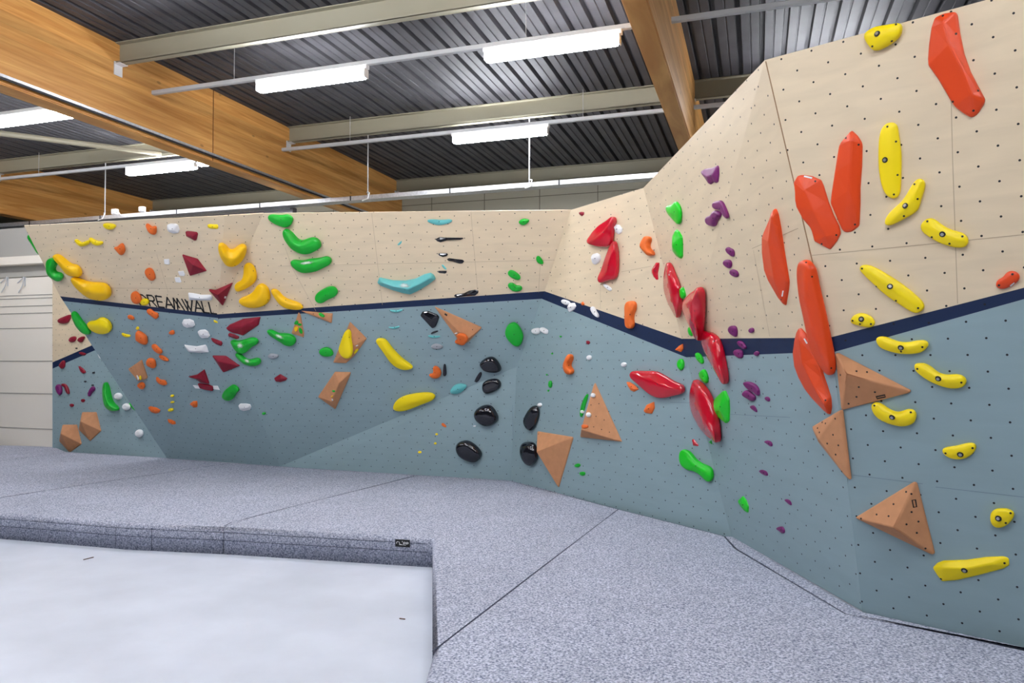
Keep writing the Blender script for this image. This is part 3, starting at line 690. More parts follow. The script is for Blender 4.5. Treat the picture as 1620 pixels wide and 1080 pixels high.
i|s|orange|1395,510 1420,460 1440,437 1490,442 1495,470 1475,510 1480,560 1520,590 1532,615 1510,627 1465,628 1430,590 1390,545|orange C-shaped hold on birch left of the vertical fold|r:1455,465 1435,530 1468,590 1508,610;on:corner;s:1398,545
i|f|red|1497,760 1520,720 1540,688 1570,690 1570,720 1555,790 1560,850 1545,858 1520,830 1500,795|small red chip hold below the orange C on birch|on:corner
j|s|white|643,95 660,77 710,92 735,112 720,130 690,138 655,118|white pinch on the navy stripe touching a white cone
j|f|white|697,150 720,115 765,112 780,145 765,175 720,205 705,185|white cone on the lower edge of the navy stripe|k:1.1
j|s|orange|835,125 850,95 858,118 868,125 848,143|tiny orange chip on the stripe between two white holds
j|s|white|920,165 935,145 960,150 975,190 1000,225 1002,255 980,250 940,215|white banana-shaped hold on the navy stripe
j|s|orange|1245,150 1260,108 1300,92 1345,95 1355,130 1345,180 1325,220 1320,270 1335,320 1325,355 1290,362 1255,345 1248,300 1250,230|tall orange sausage-shaped hold crossing the navy stripe|r:1305,125 1295,190 1285,260 1292,330
j|s|white|365,375 380,355 430,348 440,360 438,410 400,415 370,400|white round hold by the corner, left one of a pair|k:1.1;on:corner
j|s|white|442,350 470,342 500,360 518,370 515,412 485,410 455,385|white round hold by the corner, right one of a pair|k:1.1;on:corner
j|s|maroon|882,472 905,470 922,490 905,512 885,500|tiny maroon foothold alone below the stripe
j|e|white|911,633,24,26|small white ball beside the orange C on grey-blue paint
j|e|white|1240,700,26,26|small white ball left of the wide glossy red hold
j|s|orange|660,710 680,660 705,600 745,597 752,640 725,680 722,720 750,750 760,768 740,795 700,797 675,765|orange C-shaped hold on the painted corner panel|r:728,622 697,680 695,730 730,772
j|s|green|626,425 653,425 640,448|tiny green foothold highest below the white round pair|name:climbing_hold
j|s|green|546,588 573,588 560,608|tiny green foothold second below the white round pair
j|s|green|496,788 523,788 510,808|tiny green foothold third below the white round pair
j|e|green|541,885,15,38|small upright green oval foothold low by the corner
j|s|green|511,938 537,938 523,962|tiny green foothold under the small upright green oval
k|e|white|442,242,20,22|small white ball at the tip of the tall black stone
k|s|black|282,400 320,310 370,245 405,245 425,280 428,340 405,410 370,480 345,495 310,470|tall glossy black stone, upper one right of the corner|nb:1;on:corner
k|s|black|262,640 275,592 340,588 375,600 395,640 408,710 400,780 350,830 320,820 280,760 262,700|tall glossy black stone, lower one beside a brown pyramid|nb:1;on:corner
k|v|brown|388,495 718,550 722,562 587,1030 415,690|brown pyramid volume pointing down beside the lower black stone|r:428,685;on:corner;k:.55;s:432,518;at:560,700
k|v|brown|933,32 1187,595 797,550|tall brown pyramid volume carrying white ball holds|r:850,475;k:.55;s:930,242 1005,230 978,350 1055,385 955,450 1030,475 1105,500
k|s|green|822,350 825,280 850,200 895,125 905,150 880,230 850,340 835,365|green sickle hold behind the tall brown pyramid's edge|on:corner;nb:1;k:.7
k|e|white|948,150,24,25|white ball hold near the tall pyramid's tip|on:vol
k|e|white|905,335,26,27|white ball hold halfway down the tall pyramid's face|on:vol
k|e|white|846,305,17,20|white ball hold left of the tall pyramid on the green sickle|on:corner
k|s|orange|832,435 860,425 880,430 900,432 905,455 880,462 850,468|orange crab-like foothold at the tall pyramid's lower edge|on:vol
k|s|green|765,815 800,795 830,802 828,825 800,838 778,830|green foothold near the mats, upper of two
k|s|green|815,885 840,873 878,880 872,910 840,917 820,900|green foothold near the mats, lower of two
n|f|orange|60,262 95,265 135,290 178,335 130,358 100,345 78,308|orange wedge under the end of the wide red hold
n|f|orange|220,540 250,480 320,450 325,512 298,568 240,560|orange wedge below the wide glossy red hold
m|f|orange|520,920 560,880 597,860 602,910 580,942|orange wedge on the navy stripe by the vertical fold
m|s|red|455,70 480,110 500,170 530,240 560,320 575,430 570,550 555,640 530,600 470,500 430,400 415,320 420,220 440,130|glossy red leaf-shaped macro on birch, leftmost of the red leaves|r:462,160 485,300 510,430 545,560;k:.45;on:tall
n|s|red|85,195 105,158 150,155 250,158 340,155 390,180 470,230 540,270 600,285 620,320 615,360 590,385 540,390 470,410 400,425 330,415 270,380 200,310 150,265 100,230|wide glossy red lip-shaped macro lying across grey-blue paint|r:140,205 290,265 440,320 575,335;k:.8;on:corner
# tall turned panel
l|f|purple|760,200 770,180 800,162 870,150 920,127 932,145 935,220 925,290 905,302 885,290 855,315 835,305 810,260|purple shield-shaped hold, highest of the purple holds|k:.6;on:tall
l|s|purple|875,500 895,470 935,465 955,458 980,480 1010,550 1037,630 1020,640 980,610 955,560 940,550 905,548 880,530|purple hooked hold above a lumpy purple one|r:900,505 950,495 990,560 1018,615;k:.6;on:tall
l|s|purple|812,650 820,615 870,600 880,560 920,555 955,580 960,610 920,650 905,715 870,710 830,690|lumpy purple hold right under the purple hooked one|k:.7;on:tall
l|s|lime|437,535 450,510 505,500 520,467 540,475 575,540 580,620 572,680 555,697 520,660 460,590|bright green fin-shaped hold, highest green one by the fold|k:.6;on:tall
l|f|lime|490,790 520,735 545,755 575,810 580,880 580,1000 565,1022 530,1000 488,945|bright green crystal-shaped hold under the green fin|k:.6;on:tall
l|s|purple|1003,920 1025,900 1050,915 1080,928 1090,960 1085,998 1065,998 1020,960|small purple hold, topmost in a column of three|k:.7;on:tall
m|s|purple|980,90 1000,62 1050,65 1065,100 1055,145 1030,150 990,115|small purple hold, middle in a column of three|k:.7;on:tall
m|s|purple|1040,180 1060,150 1110,165 1133,200 1120,232 1090,230 1050,205|small purple hold, lowest in a column of three|k:.7;on:tall
m|s|lime|568,350 585,322 600,330 615,380 620,415 600,445 575,410|bright green hold between two glossy red macros|k:.7;on:tall
m|s|lime|645,730 655,700 675,705 690,760 685,795 660,780|bright green hold peeping out beside the red bird-shaped macro|k:.6;on:tall
m|s|red|590,480 610,450 680,370 720,350 745,312 770,325 778,380 780,500 775,650 765,740 765,850 745,840 700,760 650,660 600,560|glossy red bird-shaped macro with a beak on top|r:735,365 690,480 720,620 752,770;k:.6;on:tall
m|s|red|770,750 785,730 830,745 880,760 930,810 960,900 985,1020 1015,1180 1015,1245 1000,1260 970,1230 900,1110 820,970 775,860|glossy red leaf-shaped macro crossing the navy stripe|r:830,800 880,900 935,1040 990,1200;k:.65;on:tall;b:900,838;br:.006
m|s|lime|715,960 735,940 770,965 795,1020 790,1060 760,1045 730,1010|bright green slanted hold under the stripe beside the red leaf|k:.7;on:tall
n|s|lime|540,100 555,50 590,38 610,70 612,120 585,162 555,140|bright green drop-shaped hold just below the stripe|k:.7;on:corner
n|s|lime|752,195 770,150 800,140 825,190 835,240 825,288 790,260 760,220|bright green hold between the two long red leaves|k:.7;on:tall
n|s|red|705,222 740,255 800,310 850,400 880,500 915,620 930,740 938,840 930,855 880,820 800,750 740,670 690,570 668,480 670,370 690,290|glossy red leaf-shaped macro wholly on grey-blue paint|r:728,320 755,450 820,620 900,780;k:.6;on:tall
n|f|lime|860,480 900,410 960,350 985,348 1020,430 1025,530 1020,640 995,665 920,600 880,540|large bright green shield hold beside the lowest red leaf|k:.6;on:tall
m|s|purple|1025,720 1045,690 1100,690 1115,740 1110,800 1085,795 1045,765|purple hold with finger pocket just above the stripe|k:.7;on:tall
m|e|purple|1251,735,27,28|tiny purple foothold right of the pocketed purple hold|k:.7;on:tall
m|s|purple|1112,850 1125,830 1165,840 1190,875 1205,895 1190,920 1150,900|purple hold on the navy stripe, upper of two touching|k:.7;on:tall
m|s|purple|1080,950 1090,915 1155,915 1170,960 1165,1000 1120,1000|purple hold on the stripe's lower edge, under a touching one|k:.7;on:tall
m|e|purple|1301,955,25,26|tiny purple foothold on the stripe's lower edge|k:.7;on:tall
n|s|purple|1165,275 1180,265 1220,257 1290,285 1325,340 1325,395 1305,402 1280,370 1240,355 1200,320|purple curled hold, upper of two interlocking|r:1200,285 1260,305 1305,355;k:.7;on:tall
n|s|purple|1158,385 1180,350 1210,335 1250,370 1290,400 1285,440 1250,452 1215,425 1180,405|purple curled hold, lower of two interlocking|k:.7;on:tall
n|s|purple|1375,410 1400,400 1425,415 1430,445 1410,452 1385,435|tiny purple foothold right of the interlocking purple pair|k:.7;on:tall
n|s|purple|1235,495 1260,480 1290,500 1312,555 1290,550 1250,520|small slanted purple hold under the interlocking purple pair|k:.7;on:tall
n|s|purple|1368,830 1400,815 1440,830 1455,865 1435,883 1405,855|small purple foothold, first of four leading down to the mats|k:.7;on:tall
o|s|purple|960,385 990,373 1040,395 1052,438 1020,435 980,410|small purple foothold, second of four leading down to the mats|k:.7;on:tall
o|s|purple|1200,660 1230,652 1265,675 1277,722 1245,705|small purple foothold, third of four leading down to the mats|k:.7;on:tall
o|s|purple|1122,935 1150,915 1190,915 1212,965 1190,990 1165,965|small purple foothold, lowest of four leading down to the mats|k:.7;on:tall
n|f|red|683,810 700,805 745,860 745,875 695,870|small red wedge above the large green club-shaped hold|on:corner
n|f|green|843,830 868,815 877,858 860,850|tiny green chip at the tip of the lowest red leaf|on:tall
o|s|lime|200,230 225,185 250,178 305,200 350,270 420,320 510,350 525,400 525,470 490,502 450,480 400,420 330,385 280,388 210,330|large bright green club-shaped hold nearest the mats|r:250,240 330,320 430,385 490,440;k:.8;on:corner
o|f|lime|752,670 800,625 835,670 855,730 850,790 820,775 770,710|bright green drop hold, lowest green one above the mats|k:.7;on:tall
q|f|vermilion|250,-63 275,-10 300,120 340,380 383,640 375,720 350,875 290,800 190,625 150,520 132,370 130,220 150,160 200,60 225,-20|long vermilion blade-shaped macro alone on birch|r:243,20 225,250 265,600;k:.55;on:tall;s:322,432 335,803
q|s|vermilion|487,480 500,440 545,413 600,435 630,465 640,560 670,700 720,900 790,1240 830,1440 830,1500 815,1548 790,1540 690,1420 610,1270 580,1120 550,980 520,850 495,700 487,600|long vermilion tube-shaped macro crossing the navy stripe|r:560,520 590,800 660,1100 770,1420;k:.8;on:tall;s:572,450 628,585 810,1452
r|f|vermilion|485,230 510,235 560,300 600,400 650,510 690,590 710,680 750,800 780,900 785,1000 772,1062 720,1020 620,920 540,820 480,710 440,600 425,470 440,370 460,280|broad vermilion leaf-shaped macro under the tube-shaped one|r:505,330 545,560 660,800 745,960;k:.5;on:tall;s:755,917
# right panel
t|s|yellow|90,330 130,290 200,250 300,235 430,213 465,225 460,300 445,345 380,400 300,450 220,487 170,475 110,390|yellow block hold at the top edge of the nearest panel|r:190,340 290,320 400,290;b:225,320;s:405,232 365,390 180,440;k:1.1
t|f|vermilion|765,160 850,120 960,103 985,130 1010,320 1050,510 1110,680 1200,850 1248,940 1240,980 1190,1060 1160,1095 1110,1118 1040,1080 950,1010 900,930 800,760 700,620 695,560 705,420 730,260|big vermilion ridged macro near the top of the nearest panel|r:860,210 920,430 1040,650 1120,900;k:.7;s:850,150 975,320 1185,860 945,965 1140,1050
p|f|vermilion|995,150 1050,200 1095,270 1100,310 1095,500 1080,700 1080,850 1070,1070 1000,1125 935,1135 905,1115 870,1040 790,850 800,750 830,560 870,310 890,270|tall vermilion spear-shaped macro, right one of a touching pair|r:995,250 990,470 980,720;k:.75;s:950,230 1070,293 1035,1050
p|f|vermilion|445,650 480,585 520,575 620,585 710,625 735,680 780,830 830,960 880,1060 895,1120 895,1140 860,1210 795,1290 750,1270 640,1210 615,1110 600,1080 530,1000 470,890 458,830 455,740|big vermilion shield-shaped macro, left one of a touching pair|r:555,730 640,920 760,1160;k:.55;s:658,640 858,1150 720,1235;on:right
p|s|yellow|1290,110 1350,75 1430,72 1440,110 1450,210 1475,340 1475,500 1465,780 1440,805 1370,812 1330,780 1280,680 1255,520 1252,350 1262,220|upright yellow hold with a straight long side|r:1375,150 1385,400 1405,700;b:1320,438;s:1343,122 1425,263 1440,580 1405,765;k:.75
u|s|yellow|560,665 600,615 645,605 685,640 680,700 650,790 620,900 600,930 480,1000 380,1050 320,1070 290,1050 300,1000 340,935 400,880 470,820|yellow banana-shaped hold tilted, just right of the upright yellow hold|r:640,650 570,800 470,920 340,1030;b:492,872;s:580,668 610,808 480,970
v|s|yellow|632,90 660,60 700,28 750,25 790,50 830,90 950,150 1010,155 1070,190 1095,230 1090,280 1050,315 960,310 880,290 800,260 700,200 640,150|yellow dog-bone-shaped hold on birch|r:715,100 820,170 940,225 1040,245;b:845,183;s:703,60 1035,203 745,210 913,272
v|s|yellow|42,500 60,475 100,465 180,480 350,580 500,680 640,800 685,860 680,890 620,940 580,940 450,860 300,760 180,650 60,530|long yellow slanting bar-shaped hold above the stripe|r:110,510 280,630 430,740 590,870;b:348,678;s:83,508 218,678 405,813 615,883
q|s|yellow|985,1005 1010,960 1060,932 1110,928 1190,960 1228,1020 1215,1055 1170,1072 1060,1050 1000,1030|small yellow dome hold just above the stripe|b:1095,988;s:1012,1003 1083,1035 1187,1035
v|s|vermilion|1350,650 1365,615 1420,590 1450,545 1490,527 1550,535 1583,575 1575,620 1530,660 1450,700 1390,705 1355,685|vermilion bean-shaped hold above the stripe at the nearest end|r:1400,650 1470,610 1530,580;s:1383,667 1510,562
w|s|yellow|205,215 230,192 280,188 340,210 430,245 520,250 600,230 680,225 725,250 700,300 655,345 560,362 430,360 320,330 240,295|yellow saddle-shaped hold right under the stripe|r:250,230 380,285 530,300 660,275;b:450,300;s:655,293 453,335
w|s|yellow|572,450 600,445 680,445 740,480 800,540 880,560 970,550 1040,560 1085,605 1060,660 1020,688 920,690 820,665 700,610 620,550 580,510|yellow wavy hold, second yellow one under the stripe|r:620,480 740,560 880,620 1020,615;b:805,593;s:608,500 1025,630
w|s|yellow|162,835 200,815 250,820 310,870 400,915 460,905 510,880 560,880 600,905 598,960 575,1025 500,1048 430,1050 320,1020 220,970 175,900|yellow smile-shaped hold under the upper brown pyramid's edge|r:205,860 310,940 440,980 555,935;b:367,960;s:200,848 545,912
x|s|yellow|727,125 750,105 820,98 880,80 930,78 945,95 940,125 900,165 850,183 790,178 750,155|small yellow bean-shaped hold alone on grey-blue paint|b:845,150;s:755,142 920,110;r:775,130 850,130 905,110
x|s|yellow|1025,520 1040,490 1080,478 1140,482 1178,505 1170,540 1130,585 1080,602 1045,590 1028,560|round yellow hold at the nearest panel's low end|b:1077,540;s:1152,507 1123,567;k:1.1
x|f|yellow|672,845 700,815 740,800 880,795 1000,778 1110,773 1142,785 1145,830 1110,850 960,890 830,920 730,930 700,890|long yellow bar hold, lowest on the nearest panel|r:730,840 880,845 1040,815;b:870,857;s:728,908 1115,812;k:.9
r|v|brown|832,480 860,478 1550,835 1540,855 905,1018 890,1010|upper brown pyramid volume on the nearest panel, pointing away from the fold|r:965,665;s:1050,642 1150,650 898,678 1072,792 1225,840 1050,885 975,950 893,878;on:right;k:.75
s|v|brown|640,290 372,450 435,595 722,960|brown ridged volume wrapped round the vertical fold|r:460,560;s:608,372 587,525 532,608 638,625 612,713 670,873 485,407 515,417 440,462 458,502;on:tall;k:.35
x|v|brown|190,548 550,328 568,335 678,770 660,775|lower brown pyramid volume on the nearest panel|r:447,590;s:515,377 438,452 335,515 408,525 240,540 547,390 548,500 590,558 517,575 580,627 633,722;on:right;k:.75
'''
GROUPS = {'small': 1}
import re
seen_labels = set()
for ln in DATA.strip().splitlines():
    if not ln or ln.startswith('#'): continue
    ob = hold_line(ln)
bpy.context.view_layer.update()
dg = bpy.context.evaluated_depsgraph_get()
BV = {}
def disc(name, c, n, r, mat_, owner, hgt=.002, ring=None):
    bm = bmesh.new()
    q = Vector((0, 0, 1)).rotation_difference(n).to_matrix().to_4x4()
    bmesh.ops.create_cone(bm, cap_ends=True, segments=14, radius1=r, radius2=r * .92, depth=hgt)
    bmesh.ops.transform(bm, matrix=q, verts=bm.verts[:])
    o = bm_obj(name, bm, mat_, owner); o.location = c - owner.location + n * hgt * .3
    return o
def surf(ob, p):
    if ob.name not in BV:
        me = ob.evaluated_get(dg).to_mesh()
        BV[ob.name] = BVHTree.FromPolygons([tuple(v.co + ob.location) for v in me.vertices], [tuple(f.vertices) for f in me.polygons]); ob.evaluated_get(dg).to_mesh_clear()
    h = BV[ob.name].ray_cast(EYE, ray(p).normalized())
    return h if h[0] is not None else None
for ob, p, r, kd in PIN:
    h = surf(ob, p)
    if not h: continue
    n = h[1] if h[1].dot(EYE - h[0]) > 0 else -h[1]
    if kd == 'bolt':
        b = disc('bolt', h[0], n, r, SCREW, ob, .003)
        if r > .01:
            i_ = disc('bolt_head', b.location + ob.location, n, r * .55, STEEL, ob, .006); i_.parent = b; i_.location = n * .002
    else: disc('screw', h[0], n, r, SCREW, ob, .002)
# printed twin bars on three volumes
def mark(ob_label, px):
    ob = next(o for o, *_ in HOLDS if o['label'].startswith(ob_label))
    vs, fs = [], []
    for quad in px:
        q = []
        for p in quad:
            h = surf(ob, p)
            if not h: return
            n = h[1] if h[1].dot(EYE - h[0]) > 0 else -h[1]
            q.append(h[0] + n * .0015 - ob.location)
        k = len(vs); vs += q; fs.append(tuple(range(k, k + 4)))
    mesh_obj('printed_mark', vs, fs, BLACKM, ob)
mark('upper brown pyramid', [[(1385.2, 626.3), (1400, 623.2), (1400.7, 625), (1386, 628.2)], [(1386.7, 629.5), (1401, 626.5), (1401.3, 628.2), (1387.5, 631.2)], [(1385.2, 626.3), (1387, 626), (1388.5, 631), (1387.5, 631.2)], [(1399, 623.4), (1400, 623.2), (1401.3, 628.2), (1400.3, 628.4)]])
mark('lower brown pyramid', [[(1441.8, 790.5), (1443.6, 790.2), (1446.2, 802.6), (1444.4, 803)], [(1447, 789.8), (1449, 789.5), (1451, 801.6), (1449.2, 802)], [(1441.8, 790.5), (1449, 789.5), (1449.2, 790.7), (1442, 791.7)], [(1444.2, 801.8), (1451, 800.6), (1451, 801.6), (1444.4, 803)]])
mark('large flat brown triangle', [[(704, 495), (708, 497.5), (707, 500), (703, 497.5)]])

def chalk_mat():
    m = bpy.data.materials.new('chalk_dust'); m.use_nodes = True; nt = m.node_tree; N = nt.nodes; L = nt.links; b = N['Principled BSDF']
    b.inputs['Base Color'].default_value = lin((226, 232, 226)); b.inputs['Roughness'].default_value = .95
    tc = N.new('ShaderNodeUVMap'); ln = N.new('ShaderNodeVectorMath'); ln.operation = 'LENGTH'; L.new(tc.outputs[0], ln.inputs[0])
    n = N.new('ShaderNodeTexNoise'); n.inputs['Scale'].default_value = 3; L.new(tc.outputs[0], n.inputs['Vector'])
    a = N.new('ShaderNodeMath'); a.operation = 'MULTIPLY_ADD'; a.inputs[1].default_value = .9; L.new(n.outputs['Fac'], a.inputs[0]); L.new(ln.outputs['Value'], a.inputs[2])
    mr = N.new('ShaderNodeMapRange'); mr.inputs['From Min'].default_value = .65; mr.inputs['From Max'].default_value = 1.25; mr.inputs['To Min'].default_value = .75; mr.inputs['To Max'].default_value = 0; L.new(a.outputs[0], mr.inputs['Value'])
    L.new(mr.outputs[0], b.inputs['Alpha']); return m
CHALK = chalk_mat()
def chalk(start, cr, cx, cy, rx, ry, rot=0):
    ob = next(o for o, *_ in HOLDS if o['label'].startswith(start))
    x0, y0, s = CROP[cr]; vs, uvs = [], []; fs = []; K = 16
    for k, f in enumerate((0, .35, .7, 1.0)):
        for i in range(1 if k == 0 else K):
            a = 2 * math.pi * i / K; u, v = f * math.cos(a), f * math.sin(a); c, q = math.cos(math.radians(rot)), math.sin(math.radians(rot))
            h = surf(ob, (x0 + (cx + rx * u * c - ry * v * q) / s, y0 + (cy + rx * u * q + ry * v * c) / s))
            if not h: return print('chalk misses', start)
            n = h[1] if h[1].dot(EYE - h[0]) > 0 else -h[1]
            vs.append(h[0] + n * .004 - ob.location); uvs.append((u, v))
    for i in range(K): fs.append((0, 1 + i, 1 + (i + 1) % K))
    for k in range(2):
        for i in range(K): fs.append((1 + k * K + i, 1 + (k + 1) * K + i, 1 + (k + 1) * K + (i + 1) % K, 1 + k * K + (i + 1) % K))
    o = mesh_obj('chalk_patch', vs, fs, CHALK, ob, smooth=True); ul = o.data.uv_layers.new(name='UVMap')
    for l in o.data.loops: ul.data[l.index].uv = uvs[l.vertex_index]
chalk('large teal boomerang', 'f', 600, 790, 75, 28, 3)
chalk('wide green hold with chalk', 'd', 1110, 575, 90, 20, -8)
chalk('green forked', 'e', 480, 400, 42, 32)
chalk('green boomerang hold right below', 'e', 545, 545, 40, 20, 20)
chalk('green club-shaped hold with chalk', 'e', 850, 312, 60, 20, 22)
def sticker(start, cr, txt):
    ob = next(o for o, *_ in HOLDS if o['label'].startswith(start)); vs = []
    for p in parse(cr, txt):
        h = surf(ob, p)
        if not h: return print('sticker misses', start)
        n = h[1] if h[1].dot(EYE - h[0]) > 0 else -h[1]
        vs.append(h[0] + n * .003 - ob.location)
    mesh_obj('sticker', vs, [tuple(range(len(vs)))], WHITEM, ob)['label'] = 'white sticker'
sticker('big vermilion shield', 'p', '556,588 632,604 626,618 550,600')
sticker('tall vermilion spear', 'p', '838,948 868,1016 860,1020 830,952')
sticker('long vermilion blade', 'q', '350,716 362,716 352,772 340,770')
sticker('big vermilion ridged', 't', '720,346 730,350 720,434 710,436')
sticker('broad vermilion leaf', 'r', '548,336 560,332 588,378 576,384')
sticker('glossy red leaf-shaped macro on birch', 'm', '479,172 488,176 476,214 468,210')
sticker('vermilion bean', 'v', '1484,668 1524,638 1532,644 1494,674')
sticker('maroon four-sided', 'a', '1390,594 1400,598 1408,628 1398,624')
sticker('maroon spiky', 'd', '332,888 348,892 342,912 326,908')
# ------------------------------------------------------------------ mats and floor
bm = bmesh.new(); box_into(bm, (-4, 5, -.05), (30, 24, .1)); fl = bm_obj('floor', bm, CONCRETE); tag(fl, kind='structure')
def poly_mat(name, pts, label, front=(), gap=.0065, z0=0.0):
    """pts = 3D points on the mat top, in order; front = indices i of edges (i, i+1) with a soft rounded lip"""
    c = sum(pts, Vector()) / len(pts); P = [Vector((p.x, p.y, 0)) for p in pts]
    A = sum(P[i - 1].x * P[i].y - P[i].x * P[i - 1].y for i in range(len(P)))
    n = len(P); I = []
    for i in range(n):
        d1 = (P[i] - P[i - 1]).normalized(); d2 = (P[(i + 1) % n] - P[i]).normalized(); s = 1 if A > 0 else -1
        n1 = Vector((-d1.y, d1.x, 0)) * s; n2 = Vector((-d2.y, d2.x, 0)) * s; m = (n1 + n2)
        m = m / max(.35, m.length_squared) * 2 if m.length > .2 else n1
        I.append(P[i] + m * gap)
    bm = bmesh.new(); o = Vector((c.x, c.y, 0))
    lo = [bm.verts.new(p - o + Vector((0, 0, z0))) for p in I]; hi = [bm.verts.new(p - o + Vector((0, 0, MAT_Z))) for p in I]
    bm.faces.new(hi); bm.faces.new(lo[::-1])
    es = []
    for i in range(n):
        j = (i + 1) % n; bm.faces.new((lo[i], lo[j], hi[j], hi[i]))
    bmesh.ops.recalc_face_normals(bm, faces=bm.faces)
    bm.edges.ensure_lookup_table()
    def edge(a, b): return next(e for e in bm.edges if set(e.verts) == {a, b})
    soft = [edge(hi[i], hi[(i + 1) % n]) for i in front]
    hard = [edge(hi[i], hi[(i + 1) % n]) for i in range(n) if i not in front]
    if soft: bmesh.ops.bevel(bm, geom=soft, offset=.035, segments=4, affect='EDGES', profile=.5)
    hard = [e for e in hard if e.is_valid]
    if hard: bmesh.ops.bevel(bm, geom=hard, offset=.007, segments=2, affect='EDGES', profile=.5)
    ob = bm_obj(name, bm, CARPET); ob.location = o
    for p in ob.data.polygons: p.use_smooth = True
    md = ob.modifiers.new('n', 'WEIGHTED_NORMAL')
    tag(ob, label, 'crash mat', 'grey carpet mats laid along the climbing wall'); return ob
m_ = lambda x, y: on_z((x, y), MAT_Z)
c683 = on_z((683, 852), MAT_Z); e668 = on_z((669, 1078), MAT_Z); edir = (e668 - c683).normalized()
poly_mat('crash_mat', [m_(-260, 708), m_(0, 704), m_(85, 706), m_(105, 714.5), m_(0, 729), m_(-260, 765)], 'farthest carpet mat running past the end panel, by the white cladding')
poly_mat('crash_mat', [m_(105, 714.5), m_(265, 724), m_(365, 732), m_(0, 787), m_(-110, 803), m_(-260, 795), m_(-260, 765), m_(0, 729)], 'carpet mat below the end panel with the brown five-sided volumes', front=[4])
mb = poly_mat('crash_mat', [m_(365, 732), m_(443, 736.5), m_(660, 751), m_(400, 817), m_(353, 834), m_(205, 828), m_(0, 813), m_(-110, 803), m_(0, 787)], 'carpet mat before the dark overhang, its front lip facing the bare concrete', front=[4, 5, 6])
mc = poly_mat('crash_mat', [m_(660, 751), m_(810, 759), m_(978, 805), m_(683, 1031), c683, m_(353, 834), m_(400, 817)], 'carpet mat at the inner corner carrying the small black logo patch', front=[3, 4])
mstrip = [m_(1146, 847), m_(1163, 867), m_(1338, 970), m_(1390, 981), m_(1620, 1026)]
far = e668 + edir * 2.6
s_end = mstrip[-1] + (mstrip[-1] - mstrip[-2]).normalized() * 2.2
poly_mat('crash_mat', [m_(978, 805), mstrip[0], mstrip[1], mstrip[2], mstrip[3], mstrip[4], s_end, s_end + fwd_h * -3.2, far, e668, m_(683, 1031)], 'large foreground carpet mat nearest the viewer', front=[8, 9])
wb = [m_(1160, 848.5), m_(1364, 966.5), b1620 + (b1620 - b1363).normalized() * 2.0]
poly_mat('crash_mat', [mstrip[0], wb[0], wb[1], wb[2], s_end, mstrip[4], mstrip[3], mstrip[2], mstrip[1]], 'narrow carpet filler mat squeezed between the foreground mat and the wall')
# dark strips along the mat joints: velcro edges, with the gaps' shade painted in
def seam_shade(owner, pts, w=.011):
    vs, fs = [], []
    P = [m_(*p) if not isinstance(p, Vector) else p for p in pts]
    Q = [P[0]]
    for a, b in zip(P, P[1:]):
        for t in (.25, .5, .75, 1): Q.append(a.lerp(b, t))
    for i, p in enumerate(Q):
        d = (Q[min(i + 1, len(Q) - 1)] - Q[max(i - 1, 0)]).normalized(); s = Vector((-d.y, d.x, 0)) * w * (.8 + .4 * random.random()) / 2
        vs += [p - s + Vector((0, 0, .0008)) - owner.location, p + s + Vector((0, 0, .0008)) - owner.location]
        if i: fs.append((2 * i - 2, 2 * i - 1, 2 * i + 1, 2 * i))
    mesh_obj('seam_shade_strip', vs, fs, STITCH_SHADE, owner)
m0, m1 = bpy.data.objects['crash_mat'], bpy.data.objects['crash_mat.001']; mfore = bpy.data.objects['crash_mat.004']
seam_shade(m0, [(105, 716), (0, 729), (-200, 757)]); seam_shade(m1, [(365, 732.5), (100, 771), (0, 787), (-105, 802)]); seam_shade(mb, [(660, 752), (400, 817)], .009); seam_shade(mb, [(400, 817), (366, 826), (355, 832)], .009)
seam_shade(mc, [(978, 805.5), (840, 910), (684, 1030)], .008); seam_shade(mfore, [(1146, 848), (1165, 868), (1338, 971), (1390, 982), (1620, 1027)], .008)
seam_shade(m1, [(105, 715.5), (265, 725), (365, 732.6)], .008); seam_shade(mb, [(365, 732.6), (443, 738), (660, 752)], .008); seam_shade(mc, [(660, 752), (808, 761), (978, 805.5)], .008); seam_shade(mfore, [(978, 805.5), (1146, 848)], .007)
# stitched seams on the mats' front faces
def face_line(owner, a, b, z, w=.004, name='stitched_seam'):
    A = Vector((a.x, a.y, z)); B = Vector((b.x, b.y, z)); d = (B - A).normalized(); n = Vector((d.y, -d.x, 0))
    if n.dot(EYE - A) < 0: n = -n
    A = A + n * .0008 - owner.location; B = B + n * .0008 - owner.location; s = Vector((0, 0, w / 2))
    mesh_obj(name, [A - s, A + s, B + s, B - s], [(0, 1, 2, 3)], STITCH_SHADE, owner)
fb = [on_z((0, 813), MAT_Z), on_z((205, 828), MAT_Z), on_z((353, 834), MAT_Z)]
for z in (.195, .125):
    face_line(mb, fb[0] * 1.0 + (fb[0] - fb[1]) * .5, fb[1], z); face_line(mb, fb[1], fb[2], z); face_line(mc, fb[2], fb[2] + (c683 - fb[2]) * .98, z)
def face_vert(owner, a, b, t, z0=.0, z1=.2):
    p = a + (b - a) * t; d = (b - a).normalized(); n = Vector((d.y, -d.x, 0))
    if n.dot(EYE - p) < 0: n = -n
    q = Vector((p.x, p.y, 0)) + n * .001 - owner.location; s = d * .0025
    mesh_obj('stitched_seam', [q - s + Vector((0, 0, z0)), q + s + Vector((0, 0, z0)), q + s + Vector((0, 0, z1)), q - s + Vector((0, 0, z1))], [(0, 1, 2, 3)], STITCH_SHADE, owner)
face_vert(mb, fb[1], fb[2], .24, .005, .21); face_vert(mb, fb[0], fb[1], .9, .03, .2)
